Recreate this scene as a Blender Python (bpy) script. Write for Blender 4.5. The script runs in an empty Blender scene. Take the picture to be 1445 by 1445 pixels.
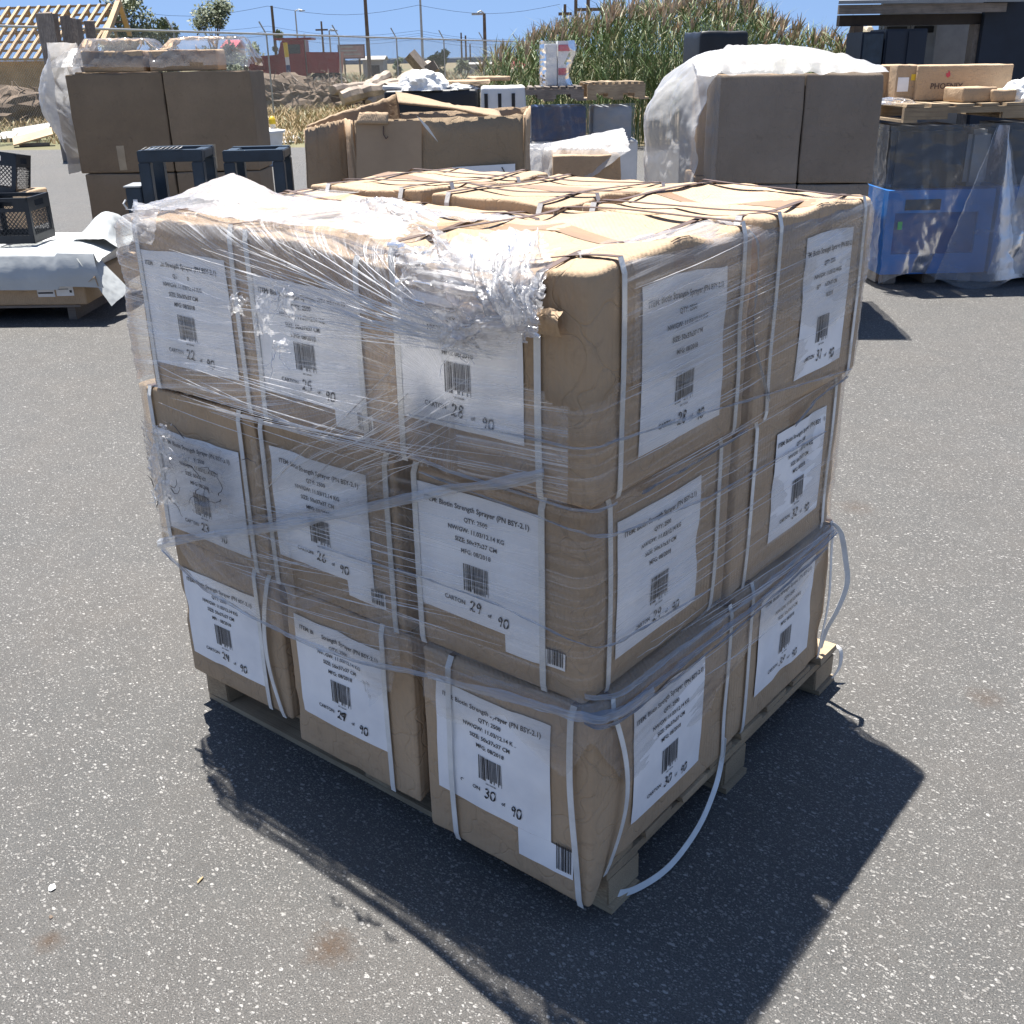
import bpy, bmesh, math, random
from mathutils import Vector, Matrix, noise
from math import sin, cos, pi, radians, sqrt, atan2, exp

# ---------------------------------------------------------------- camera, sky, sun, exposure
scene = bpy.context.scene
COL = scene.collection
CAMP = Vector((0.8532, -1.2526, 1.4735)); YAW, PITCH, ROLL, FOC = -0.6801, 0.4019, -0.0184, 1496.1
_f = Vector((sin(YAW) * cos(PITCH), cos(YAW) * cos(PITCH), -sin(PITCH)))
_r0 = Vector((cos(YAW), -sin(YAW), 0.0)); _u0 = _r0.cross(_f)
_r = _r0 * cos(ROLL) + _u0 * sin(ROLL); _u = _u0 * cos(ROLL) - _r0 * sin(ROLL)
cam = bpy.data.objects.new('camera', bpy.data.cameras.new('camera')); COL.objects.link(cam)
m = Matrix.Identity(4)
for i in range(3):
    m[i][0] = _r[i]; m[i][1] = _u[i]; m[i][2] = -_f[i]; m[i][3] = CAMP[i]
cam.matrix_world = m
cam.data.sensor_width = 36.0; cam.data.lens = FOC / 1445 * 36.0
cam.data.clip_start = 0.05; cam.data.clip_end = 20000
scene.camera = cam
scene.view_settings.view_transform = 'Standard'; scene.view_settings.look = 'None'
scene.view_settings.gamma = 1.0; scene.view_settings.exposure = 1.27
scene.cycles.transparent_max_bounces = 40
scene.cycles.max_bounces = 8
scene.cycles.sample_clamp_indirect = 6.0
SUND = Vector((-0.325, 0.165, 1.2)).normalized()
w = bpy.data.worlds.new('World'); scene.world = w; w.use_nodes = True
nt = w.node_tree; bg = nt.nodes['Background']
sky = nt.nodes.new('ShaderNodeTexSky'); sky.sky_type = 'NISHITA'; sky.sun_disc = False
sky.sun_elevation = math.asin(SUND.z); sky.sun_rotation = atan2(SUND.x, SUND.y)
sky.altitude = 1300; sky.air_density = 1.0; sky.dust_density = 0.2; sky.ozone_density = 0.7
tcw = nt.nodes.new('ShaderNodeTexCoord'); vm = nt.nodes.new('ShaderNodeVectorMath'); vm.operation = 'MULTIPLY_ADD'
vm.inputs[1].default_value = (1, 1, 0.85); vm.inputs[2].default_value = (0, 0, 0.30)
nt.links.new(tcw.outputs['Generated'], vm.inputs[0]); nt.links.new(vm.outputs[0], sky.inputs[0])
nt.links.new(sky.outputs[0], bg.inputs['Color']); bg.inputs['Strength'].default_value = 0.075
sl = bpy.data.lights.new('sun', 'SUN'); sl.energy = 5.0; sl.angle = radians(0.53); sl.color = (1.0, 0.96, 0.9)
so = bpy.data.objects.new('sun', sl); COL.objects.link(so); so.rotation_euler = SUND.to_track_quat('Z', 'Y').to_euler()

# ---------------------------------------------------------------- place finding on the ground (world metres)
def ray(px, py):
    return _f + _r * ((px - 722.5) / FOC) - _u * ((py - 722.5) / FOC)
def gp(px, py, z=0.0):                       # point at height z seen at that place of the photo
    d = ray(px, py); return CAMP + d * ((z - CAMP.z) / d.z)
FH = Vector((_f.x, _f.y, 0)).normalized()    # level forward / right directions
RH = Vector((FH.y, -FH.x, 0))
def dp(px, py, dist):                        # point at a given level distance ahead
    d = ray(px, py); return CAMP + d * (dist / d.dot(FH))
CYAW = atan2(RH.y, RH.x)

# ---------------------------------------------------------------- materials
def nm(name, rough=0.6, metallic=0.0):
    mt = bpy.data.materials.new(name); mt.use_nodes = True
    n = mt.node_tree; b = n.nodes['Principled BSDF']
    b.inputs['Roughness'].default_value = rough; b.inputs['Metallic'].default_value = metallic
    return mt, n, b
def N(n, t, **kw):
    x = n.nodes.new(t)
    for k, v in kw.items():
        if hasattr(x, k): setattr(x, k, v)
    return x
def S(n, node, **kw):
    for k, v in kw.items(): node.inputs[k].default_value = v
    return node
def coord(n, kind='Object', scale=(1, 1, 1), rot=(0, 0, 0)):
    tc = N(n, 'ShaderNodeTexCoord'); mp = N(n, 'ShaderNodeMapping')
    mp.inputs['Scale'].default_value = scale; mp.inputs['Rotation'].default_value = rot
    n.links.new(tc.outputs[kind], mp.inputs[0]); return mp.outputs[0]
def noisef(n, vec, scale, detail=4, rough=0.6, dist=0.0):
    x = N(n, 'ShaderNodeTexNoise'); x.inputs['Scale'].default_value = scale
    x.inputs['Detail'].default_value = detail; x.inputs['Roughness'].default_value = rough
    x.inputs['Distortion'].default_value = dist
    if vec is not None: n.links.new(vec, x.inputs['Vector'])
    return x.outputs['Fac']
def ramp(n, fac, stops):
    x = N(n, 'ShaderNodeValToRGB'); e = x.color_ramp.elements
    while len(e) < len(stops): e.new(0.5)
    for k, (p, c) in enumerate(stops):
        e[k].position = p; e[k].color = (c, c, c, 1) if not hasattr(c, '__len__') else tuple(c) + (1,)
    n.links.new(fac, x.inputs[0]); return x.outputs[0]
def mixc(n, fac, a, b, blend='MIX'):
    x = N(n, 'ShaderNodeMix', data_type='RGBA', blend_type=blend)
    for sock, v in ((x.inputs[0], fac), (x.inputs[6], a), (x.inputs[7], b)):
        if hasattr(v, 'is_linked'): n.links.new(v, sock)
        elif hasattr(v, '__len__'): sock.default_value = tuple(v) + (1,)
        else: sock.default_value = v
    return x.outputs[2]
def mth(n, op, a, b=0.0, clamp=False):
    x = N(n, 'ShaderNodeMath', operation=op, use_clamp=clamp)
    for sock, v in ((x.inputs[0], a), (x.inputs[1], b)):
        if hasattr(v, 'is_linked'): n.links.new(v, sock)
        else: sock.default_value = v
    return x.outputs[0]
def bump(n, b, h, strength=0.3, dist=0.01):
    x = N(n, 'ShaderNodeBump'); x.inputs['Strength'].default_value = strength; x.inputs['Distance'].default_value = dist
    n.links.new(h, x.inputs['Height']); n.links.new(x.outputs[0], b.inputs['Normal']); return x
def mat(name, col, rough=0.6, var=0.25, scale=8, metallic=0.0, bmp=0.15, stretch=(1, 1, 1), dark=None, spec=None):
    mt, n, b = nm(name, rough, metallic)
    v = coord(n, 'Object', stretch)
    f = noisef(n, v, scale, 5)
    dk = dark or tuple(c * (1 - var) for c in col); lt = tuple(min(1, c * (1 + var * 0.6)) for c in col)
    n.links.new(mixc(n, ramp(n, f, [(0.3, 0.0), (0.7, 1.0)]), dk, lt), b.inputs['Base Color'])
    if spec is not None: b.inputs['Specular IOR Level'].default_value = spec
    if bmp: bump(n, b, noisef(n, v, scale * 5, 4), bmp, 0.01)
    return mt
def cardboard(name, col=(0.53, 0.388, 0.255), flute=(0, 0, 1), seed=0.0):
    mt, n, b = nm(name, 0.82)
    b.inputs['Specular IOR Level'].default_value = 0.25
    v = coord(n, 'Object'); v2 = coord(n, 'Object', (1, 1, 0.18)); oi = N(n, 'ShaderNodeObjectInfo')
    f1 = noisef(n, v, 4.5, 6, 0.6, 0.3); f2 = noisef(n, v2, 60, 3); f3 = noisef(n, v, 22, 6, 0.7, 1.0)
    c = mixc(n, ramp(n, f1, [(0.3, 0.0), (0.72, 1.0)]), tuple(x * 0.82 for x in col), tuple(x * 1.08 for x in col))
    c = mixc(n, mth(n, 'MULTIPLY', f2, 0.3), c, tuple(x * 0.72 for x in col))
    c = mixc(n, ramp(n, f3, [(0.58, 0.0), (0.74, 0.6)]), c, tuple(x * 0.5 for x in col))
    f4 = noisef(n, v, 1.7, 3); c = mixc(n, ramp(n, f4, [(0.35, 0.4), (0.7, 0.0)]), c, tuple(x * 0.62 for x in col))
    hsv = N(n, 'ShaderNodeHueSaturation'); n.links.new(c, hsv.inputs['Color'])
    n.links.new(mth(n, 'MULTIPLY_ADD', oi.outputs['Random'], 0.16), hsv.inputs['Value'])
    hsv.inputs['Value'].links[0].from_node.inputs[2].default_value = 0.92
    n.links.new(hsv.outputs[0], b.inputs['Base Color'])
    wv = N(n, 'ShaderNodeTexWave'); wv.inputs['Scale'].default_value = 55; wv.inputs['Distortion'].default_value = 0.6
    wv.bands_direction = 'DIAGONAL'
    n.links.new(coord(n, 'Object', (1, 1, 0.0)), wv.inputs['Vector'])
    h = mth(n, 'ADD', mth(n, 'MULTIPLY', wv.outputs['Fac'], 0.06), noisef(n, v, 14, 5, 0.6, 0.8))
    vr = N(n, 'ShaderNodeTexVoronoi', feature='DISTANCE_TO_EDGE'); vr.inputs['Scale'].default_value = 9
    dv = N(n, 'ShaderNodeMix', data_type='VECTOR'); dv.inputs[0].default_value = 0.25
    nz = N(n, 'ShaderNodeTexNoise'); nz.inputs['Scale'].default_value = 6; n.links.new(v, nz.inputs['Vector'])
    n.links.new(v, dv.inputs[4]); n.links.new(nz.outputs['Color'], dv.inputs[5]); n.links.new(dv.outputs[1], vr.inputs['Vector'])
    cr = ramp(n, vr.outputs['Distance'], [(0.0, 0.0), (0.02, 1.0)])
    h = mth(n, 'ADD', h, mth(n, 'MULTIPLY', cr, 0.16))
    bump(n, b, h, 0.6, 0.014)
    return mt
M = {}
M['card'] = cardboard('corrugated_card'); M['card_dark'] = cardboard('aged_card', (0.40, 0.29, 0.19))
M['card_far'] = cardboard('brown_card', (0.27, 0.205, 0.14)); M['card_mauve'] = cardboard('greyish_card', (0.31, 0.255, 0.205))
M['card_inside'] = mat('card_inside', (0.20, 0.14, 0.09), 0.9, 0.3, 6)
M['paper'] = mat('label_paper', (0.93, 0.93, 0.93), 0.55, 0.05, 5, bmp=0.12, dark=(0.74, 0.75, 0.78))
M['ink'] = mat('print_ink', (0.035, 0.035, 0.04), 0.6, 0.6, 120, bmp=0, dark=(0.015, 0.015, 0.018))
M['marker'] = mat('marker_ink', (0.012, 0.012, 0.014), 0.5, 0.2, 10, bmp=0)
M['strap'] = mat('strap_plastic', (0.74, 0.74, 0.72), 0.38, 0.15, 20, bmp=0.1)
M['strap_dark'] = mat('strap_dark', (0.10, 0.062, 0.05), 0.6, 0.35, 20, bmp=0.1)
M['tape'] = mat('parcel_tape', (0.33, 0.215, 0.125), 0.35, 0.2, 9, bmp=0.2)
def wood(name, col, dark):
    mt, n, b = nm(name, 0.85); v = coord(n, 'Object', (1.0, 1.0, 1.0)); oi = N(n, 'ShaderNodeObjectInfo')
    g = noisef(n, coord(n, 'Generated', (1.5, 18, 6)), 4, 6, 0.65, 0.6)
    f = noisef(n, v, 5, 4)
    c = mixc(n, ramp(n, g, [(0.32, 0.0), (0.68, 1.0)]), dark, col)
    c = mixc(n, ramp(n, f, [(0.45, 0.0), (0.8, 0.6)]), c, tuple(x * 0.5 for x in dark))
    hs = N(n, 'ShaderNodeHueSaturation'); n.links.new(c, hs.inputs['Color'])
    k = mth(n, 'MULTIPLY_ADD', oi.outputs['Random'], 0.4); k.node.inputs[2].default_value = 0.8
    n.links.new(k, hs.inputs['Value']); n.links.new(hs.outputs[0], b.inputs['Base Color'])
    bump(n, b, g, 0.4, 0.006); return mt
M['wood'] = wood('pallet_wood', (0.50, 0.39, 0.25), (0.27, 0.19, 0.12))
M['wood_grey'] = wood('weathered_wood', (0.34, 0.29, 0.24), (0.15, 0.12, 0.10))

# ---------------------------------------------------------------- object helpers
def link(o, parent=None):
    COL.objects.link(o)
    if parent is not None: o.parent = parent
    return o
def thing(name, label, cat, loc=(0, 0, 0), rz=0.0, group=None):
    o = bpy.data.objects.new(name, None); o.empty_display_size = 0.1
    o.location = loc; o.rotation_euler = (0, 0, rz); link(o)
    o['label'] = label; o['category'] = cat
    if group: o['group'] = group
    return o
def tag(o, label=None, cat=None, group=None, kind=None):
    for k, v in (('label', label), ('category', cat), ('group', group), ('kind', kind)):
        if v: o[k] = v
    return o
def mesh(name, verts, faces, mats, parent=None, smooth=False, fm=None, uv=None):
    me = bpy.data.meshes.new(name); me.from_pydata([tuple(v) for v in verts], [], faces)
    for mt in (mats if isinstance(mats, (list, tuple)) else [mats]): me.materials.append(mt)
    if fm: me.polygons.foreach_set('material_index', fm)
    if uv is not None:
        ul = me.uv_layers.new(name='UVMap')
        ul.data.foreach_set('uv', [c for l in me.loops for c in uv[l.vertex_index]])
    if smooth: me.polygons.foreach_set('use_smooth', [True] * len(me.polygons))
    me.update()
    return link(bpy.data.objects.new(name, me), parent)
class MB:                                     # collects shapes that become ONE mesh
    def __init__(s): s.v = []; s.f = []; s.m = []
    def add(s, vs, fs, mi=0):
        k = len(s.v); s.v += [Vector(v) for v in vs]; s.f += [tuple(i + k for i in f) for f in fs]; s.m += [mi] * len(fs)
    def box(s, lo, hi, T=None, mi=0, jit=0.0, bev=0.0):
        x0, y0, z0 = lo; x1, y1, z1 = hi
        if bev > 0:
            bm = bmesh.new(); bmesh.ops.create_cube(bm, size=1)
            for v in bm.verts: v.co = Vector(((x0 + x1) / 2 + v.co.x * (x1 - x0), (y0 + y1) / 2 + v.co.y * (y1 - y0), (z0 + z1) / 2 + v.co.z * (z1 - z0)))
            bmesh.ops.bevel(bm, geom=list(bm.edges), offset=bev, segments=2, affect='EDGES')
            bm.verts.ensure_lookup_table(); bm.verts.index_update()
            vs = [v.co.copy() for v in bm.verts]; fs = [tuple(v.index for v in f.verts) for f in bm.faces]; bm.free()
        else:
            vs = [Vector((x, y, z)) for z in (z0, z1) for y in (y0, y1) for x in (x0, x1)]
            fs = [(0, 2, 3, 1), (4, 5, 7, 6), (0, 1, 5, 4), (2, 6, 7, 3), (0, 4, 6, 2), (1, 3, 7, 5)]
        if jit: vs = [v + Vector([random.uniform(-jit, jit) for _ in range(3)]) for v in vs]
        if T is not None: vs = [T @ v for v in vs]
        s.add(vs, fs, mi)
    def tube(s, pts, r, n=8, mi=0, cap=True):
        pts = [Vector(p) for p in pts]; rs = r if hasattr(r, '__len__') else [r] * len(pts); vs = []; fs = []
        for i, p in enumerate(pts):
            d = (pts[min(i + 1, len(pts) - 1)] - pts[max(i - 1, 0)]).normalized()
            a = d.orthogonal().normalized() if i == 0 else (a - d * a.dot(d)).normalized()
            b = d.cross(a)
            for k in range(n): vs.append(p + (a * cos(2 * pi * k / n) + b * sin(2 * pi * k / n)) * rs[i])
        for i in range(len(pts) - 1):
            for k in range(n): fs.append((i * n + k, i * n + (k + 1) % n, (i + 1) * n + (k + 1) % n, (i + 1) * n + k))
        if cap: fs.append(tuple(range(n))[::-1]); fs.append(tuple((len(pts) - 1) * n + k for k in range(n)))
        s.add(vs, fs, mi)
    def ribbon(s, pts, lats, width, th, mi=0):   # flat band with thickness
        n = len(pts); vs = []; fs = []
        for i in range(n):
            p = Vector(pts[i]); l = Vector(lats[i]).normalized() * width / 2
            d = (Vector(pts[min(i + 1, n - 1)]) - Vector(pts[max(i - 1, 0)])).normalized(); nn = l.cross(d).normalized() * th / 2
            vs += [p - l - nn, p + l - nn, p + l + nn, p - l + nn]
        for i in range(n - 1):
            for k in range(4): fs.append((i * 4 + k, i * 4 + (k + 1) % 4, i * 4 + 4 + (k + 1) % 4, i * 4 + 4 + k))
        fs += [(3, 2, 1, 0), ((n - 1) * 4, (n - 1) * 4 + 1, (n - 1) * 4 + 2, (n - 1) * 4 + 3)]
        s.add(vs, fs, mi)
    def build(s, name, mats, parent=None, smooth=False):
        return mesh(name, s.v, s.f, mats, parent, smooth, s.m)

def strokes_text(txt, size, align='CENTER'):
    """flat glyph outlines of the built-in font as (verts, faces)"""
    cu = bpy.data.curves.new('t', 'FONT'); cu.body = txt; cu.size = size; cu.align_x = align; cu.resolution_u = 2; cu.offset = size * 0.018
    o = bpy.data.objects.new('t', cu); COL.objects.link(o)
    dg = bpy.context.evaluated_depsgraph_get(); dg.update()
    me = bpy.data.meshes.new_from_object(o.evaluated_get(dg))
    r = ([(v.co.x, v.co.y) for v in me.vertices], [tuple(p.vertices) for p in me.polygons])
    bpy.data.objects.remove(o); bpy.data.meshes.remove(me); bpy.data.curves.remove(cu); return r
_tc = {}
def textgeo(txt, size, align='CENTER'):
    k = (txt, size, align)
    if k not in _tc: _tc[k] = strokes_text(txt, size, align)
    return _tc[k]

# ================================================================ THE GROUND
def asphalt():
    mt, n, b = nm('worn_asphalt', 0.62)
    v = coord(n, 'Object')
    dist = N(n, 'ShaderNodeMix', data_type='VECTOR'); dist.inputs[0].default_value = 0.012
    nz = N(n, 'ShaderNodeTexNoise'); nz.inputs['Scale'].default_value = 60; n.links.new(v, nz.inputs['Vector'])
    n.links.new(v, dist.inputs[4]); n.links.new(nz.outputs['Color'], dist.inputs[5]); vv = dist.outputs[1]
    def cells(scale, off):
        mp = N(n, 'ShaderNodeMapping'); mp.inputs['Location'].default_value = (off, off * 2, 0); mp.inputs['Scale'].default_value = (1, 1.5, 1)
        mp.inputs['Rotation'].default_value = (0, 0, off); n.links.new(vv, mp.inputs[0])
        x = N(n, 'ShaderNodeTexVoronoi'); x.inputs['Scale'].default_value = scale; n.links.new(mp.outputs[0], x.inputs['Vector'])
        sp = N(n, 'ShaderNodeSeparateColor'); n.links.new(x.outputs['Color'], sp.inputs[0]); return x.outputs['Distance'], sp.outputs[0], sp.outputs[1]
    big = noisef(n, v, 0.55, 5); mid = noisef(n, v, 7, 5); fine = noisef(n, v, 330, 3, 0.7)
    base = mixc(n, ramp(n, big, [(0.3, 0.0), (0.7, 1.0)]), (0.130, 0.126, 0.119), (0.158, 0.151, 0.142))
    wrm = noisef(n, v, 1.3, 6, 0.7)
    base = mixc(n, ramp(n, wrm, [(0.42, 0.0), (0.72, 0.7)]), base, (0.175, 0.155, 0.135))
    base = mixc(n, ramp(n, noisef(n, v, 0.9, 7, 0.75, 0.5), [(0.28, 0.55), (0.40, 0.0)]), base, (0.075, 0.072, 0.07))
    base = mixc(n, ramp(n, mid, [(0.35, 0.35), (0.7, 0.0)]), base, (0.085, 0.083, 0.081))
    base = mixc(n, ramp(n, fine, [(0.36, 0.8), (0.58, 0.0)]), base, (0.04, 0.045, 0.047))
    hts = []
    for sc_, off, lo, hi, thr in ((78, 0.3, 0.72, 0.40, 0.41), (145, 1.1, 0.60, 0.37, 0.44), (48, 2.0, 0.955, 0.40, 0.34), (215, 2.9, 0.55, 0.30, 0.48)):
        d, r1, r2 = cells(sc_, off)
        pick = ramp(n, r1, [(lo, 0.0), (lo + 0.01, 1.0)])
        inside = ramp(n, d, [(thr * 0.75, 1.0), (thr, 0.0)])
        fac = mth(n, 'MULTIPLY', pick, inside)
        colr = mixc(n, r2, (0.12, 0.113, 0.105), (hi, hi * 0.97, hi * 0.92))
        base = mixc(n, fac, base, colr); hts.append(mth(n, 'MULTIPLY', fac, 0.5))
    # rusty stains with a shape of their own
    geo = N(n, 'ShaderNodeNewGeometry')
    for (sx, sy, rad, k) in STAINS:
        dd = N(n, 'ShaderNodeVectorMath', operation='DISTANCE'); n.links.new(geo.outputs['Position'], dd.inputs[0]); dd.inputs[1].default_value = (sx, sy, 0)
        q = mth(n, 'ADD', dd.outputs['Value'], mth(n, 'MULTIPLY', noisef(n, v, 45, 4), rad * 1.6))
        base = mixc(n, ramp(n, mth(n, 'MULTIPLY', q, 0.5 / rad), [(0.42, k), (0.98, 0.0)]), base, (0.085, 0.055, 0.035))
    n.links.new(base, b.inputs['Base Color'])
    h = hts[0]
    for x in hts[1:]: h = mth(n, 'ADD', h, x)
    h = mth(n, 'ADD', h, mth(n, 'MULTIPLY', fine, 0.9))
    bump(n, b, h, 0.9, 0.004)
    b.inputs['Specular IOR Level'].default_value = 0.18
    return mt
STAINS = [(gp(70, 1328).x, gp(70, 1328).y, 0.03, 0.7), (gp(468, 1337).x, gp(468, 1337).y, 0.05, 0.8),
          (gp(1208, 716).x, gp(1208, 716).y, 0.07, 0.35), (gp(1390, 985).x, gp(1390, 985).y, 0.05, 0.45)]
M['asphalt'] = asphalt()
ed = [gp(-900, 213), gp(0, 212), gp(420, 208), gp(900, 206), gp(1445, 203), gp(2600, 203)]
yv = [Vector((6, -8, 0)), Vector((-16, -14, 0))] + [e.copy() for e in ed] + [Vector((30, 10, 0))]
o = mesh('asphalt_yard', [(p.x, p.y, 0) for p in yv], [tuple(range(len(yv)))], M['asphalt']); tag(o, kind='structure')
if o.data.polygons[0].normal.z < 0: o.data.flip_normals()
def dirt():
    mt, n, b = nm('dry_dirt', 0.95); v = coord(n, 'Object')
    f = noisef(n, v, 0.25, 8, 0.65); f2 = noisef(n, v, 3, 6, 0.7); f3 = noisef(n, v, 0.03, 4)
    c = mixc(n, ramp(n, f, [(0.38, 0.0), (0.62, 1.0)]), (0.20, 0.145, 0.09), (0.30, 0.225, 0.14))
    c = mixc(n, ramp(n, f2, [(0.4, 0.6), (0.6, 0.0)]), c, (0.11, 0.085, 0.06))
    c = mixc(n, ramp(n, f3, [(0.42, 0.0), (0.6, 0.8)]), c, (0.12, 0.13, 0.06))
    n.links.new(c, b.inputs['Base Color']); bump(n, b, f2, 0.8, 0.1); return mt
M['dirt'] = dirt()
g = mesh('ground', [(-9000, -9000, -0.012), (9000, -9000, -0.012), (9000, 9000, -0.012), (-9000, 9000, -0.012)], [(0, 1, 2, 3)], M['dirt']); tag(g, kind='structure')

# ================================================================ THE PALLET
W, D, HP, HC = 1.175, 0.985, 0.112, 0.3625
pal = thing('pallet', 'rough wooden pallet on the asphalt under the stack of numbered cartons', 'pallet', (0, 0, 0))
random.seed(4)
for x0 in (-0.065, -0.63, -1.195):                        # blocks under a stringer board, three rows
    x1 = x0 + 0.082
    for (a, b_) in ((0.045, 0.15), (0.49, 0.59), (0.965, 1.07)):
        mb = MB(); mb.box((x0, a, 0.015), (x1, b_, 0.0775), jit=.002, bev=.003); mb.build('block', M['wood'], pal)
    mb = MB(); mb.box((x0 + .001, .040, .078), (x1 - .001, 1.075, .096)); mb.build('stringer_board', M['wood'], pal)
for k in range(8):
    y = 0.034 + k * 0.1325; mb = MB()
    mb.box((-1.20 + random.uniform(-.01, .01), y, 0.0965), (0.018 + random.uniform(-.008, .008), y + 0.098, 0.0965 + 0.0145), jit=0.002)
    mb.build('deck_board', M['wood'], pal)
for y in (0.046, 0.49, 0.975):
    mb = MB(); mb.box((-1.195, y, 0.001), (0.026, y + 0.095, 0.0145), jit=0.0008); mb.build('bottom_board', M['wood'], pal)

# ================================================================ THE CARTONS
def fbm(p, k=3):
    return noise.noise_vector(p) * 0.6 + noise.noise_vector(p * 2.3) * 0.3 + noise.noise_vector(p * 5.1) * 0.1
class Box:
    def __init__(s, x0, y0, z0, w, d, h, r=0.0065, seed=0, bulge=0.004, nz=0.004, yaw=0.0, crush=None):
        s.o = Vector((x0, y0, z0)); s.w, s.d, s.h, s.r = w, d, h, r; s.seed = seed; s.B = bulge; s.nz = nz; s.yaw = yaw; s.crush = crush
    def P(s, p):                                # local box point (maybe a little outside the face) -> deformed point
        p = Vector(p); r = s.r; dm_ = (s.w, s.d, s.h)
        q = Vector([min(max(p[i], r), dm_[i] - r) for i in range(3)]); dv = p - q
        dm = max(abs(c) for c in dv)
        if dv.length > 1e-9: p = q + dv.normalized() * dm
        sx, sy, sz = (2 * p.x / s.w - 1, 2 * p.y / s.d - 1, 2 * p.z / s.h - 1)
        cl = lambda t: max(0.0, 1 - t * t)
        p2 = p.copy()
        p2.x += s.B * sx * cl(sy) * cl(sz); p2.y += s.B * sy * cl(sx) * cl(sz)
        p2.z += -0.006 * cl(sx) * cl(sy) * (p.z / s.h) if sz > 0 else 0
        nv = fbm(Vector((p.x * 5 + s.seed * 7.3, p.y * 5 - s.seed * 3.1, p.z * 5 + s.seed)))
        up = 0.25 if sz < -0.9 else 1.0
        dn = noise.noise(Vector((p.x * 8 + s.seed, p.y * 8, p.z * 8))); dn = max(0, dn - .22) *   .015 * (1 if s.w < .45 else .3)
        p2.x -= dn * sx; p2.y -= dn * sy
        p2 += Vector((nv.x, nv.y, nv.z * up * 0.8)) * s.nz * (0.6 + 0.7 * max(0, sz))
        if s.crush: p2 = s.crush(p2, s)
        return p2
    def grid(s, L, n):
        r = s.r; g_ = [0, r * 0.3, r * 0.65]
        k = max(3, int(n)); g_ += [r + (L - 2 * r) * i / k for i in range(k + 1)]
        return g_ + [L - r * 0.65, L - r * 0.3, L]
def box_shell(bx, name, mt, parent, n=14):
    gx, gy, gz = bx.grid(bx.w, n), bx.grid(bx.d, n), bx.grid(bx.h, n)
    vid = {}; vs = []; fs = []
    def V(i, j, k):
        key = (i, j, k)
        if key not in vid: vid[key] = len(vs); vs.append(bx.P((gx[i], gy[j], gz[k])))
        return vid[key]
    nx, ny, nz_ = len(gx) - 1, len(gy) - 1, len(gz) - 1
    for i in range(nx):
        for k in range(nz_):
            fs.append((V(i, 0, k), V(i + 1, 0, k), V(i + 1, 0, k + 1), V(i, 0, k + 1)))
            fs.append((V(i, ny, k), V(i, ny, k + 1), V(i + 1, ny, k + 1), V(i + 1, ny, k)))
        for j in range(ny):
            fs.append((V(i, j, nz_), V(i + 1, j, nz_), V(i + 1, j + 1, nz_), V(i, j + 1, nz_)))
            fs.append((V(i, j, 0), V(i, j + 1, 0), V(i + 1, j + 1, 0), V(i + 1, j, 0)))
    for j in range(ny):
        for k in range(nz_):
            fs.append((V(0, j, k), V(0, j, k + 1), V(0, j + 1, k + 1), V(0, j + 1, k)))
            fs.append((V(nx, j, k), V(nx, j + 1, k), V(nx, j + 1, k + 1), V(nx, j, k + 1)))
    return mesh(name, vs, fs, mt, parent, True)
def face_pt(bx, face, u, v, off):
    if face == 'F': return bx.P((u, -off, v))
    if face == 'R': return bx.P((bx.w + off, u, v))
    if face == 'T': return bx.P((u, v, bx.h + off))
    if face == 'B': return bx.P((bx.w - u, bx.d + off, v))
    return bx.P((-off, bx.d - u, v))
def patch(bx, face, quads, off, name, mt, parent, n=(22, 18)):
    """sheets over (u0,v0,u1,v1) rectangles of one face, following it"""
    mb = MB()
    for (u0, v0, u1, v1) in quads:
        vs = []; fs = []; nu, nv = n
        if u1 - u0 < 0.06: nu = 3
        if v1 - v0 < 0.06: nv = 3
        for j in range(nv + 1):
            for i in range(nu + 1): vs.append(face_pt(bx, face, u0 + (u1 - u0) * i / nu, v0 + (v1 - v0) * j / nv, off))
        for j in range(nv):
            for i in range(nu): a = j * (nu + 1) + i; fs.append((a, a + 1, a + nu + 2, a + nu + 1))
        mb.add(vs, fs)
    return mb.build(name, mt, parent, True)
DIG = {  # handwriting, one list of strokes per character in a 0.6 x 1 cell
 '0': [[(.30, 1), (.08, .8), (.03, .45), (.12, .1), (.33, 0), (.52, .2), (.57, .6), (.46, .9), (.28, 1)]],
 '1': [[(.2, .8), (.32, 1), (.30, .5), (.28, 0)]],
 '2': [[(.05, .8), (.2, 1), (.42, .95), (.46, .72), (.30, .4), (.08, .08), (.05, .18), (.22, .22), (.42, .02), (.62, .08)]],
 '3': [[(.08, .9), (.3, 1), (.48, .85), (.40, .62), (.22, .52), (.46, .42), (.50, .18), (.28, 0), (.04, .1)]],
 '4': [[(.14, 1), (.06, .55), (.10, .45), (.48, .5)], [(.44, .95), (.42, 0)]],
 '5': [[(.12, .95), (.10, .55), (.34, .6), (.50, .38), (.38, .06), (.06, .02)], [(.12, .95), (.52, 1.02)]],
 '6': [[(.42, 1), (.16, .7), (.06, .3), (.2, .02), (.45, .08), (.48, .34), (.28, .44), (.10, .28)]],
 '7': [[(.04, .9), (.5, .95), (.25, 0)]],
 '8': [[(.45, .85), (.25, 1), (.10, .8), (.25, .56), (.48, .3), (.36, .03), (.12, .08), (.10, .32), (.36, .58), (.48, .82), (.40, .92)]],
 '9': [[(.46, .8), (.26, 1), (.08, .78), (.18, .55), (.42, .62), (.48, .85), (.44, .4), (.36, 0)]]}
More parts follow.
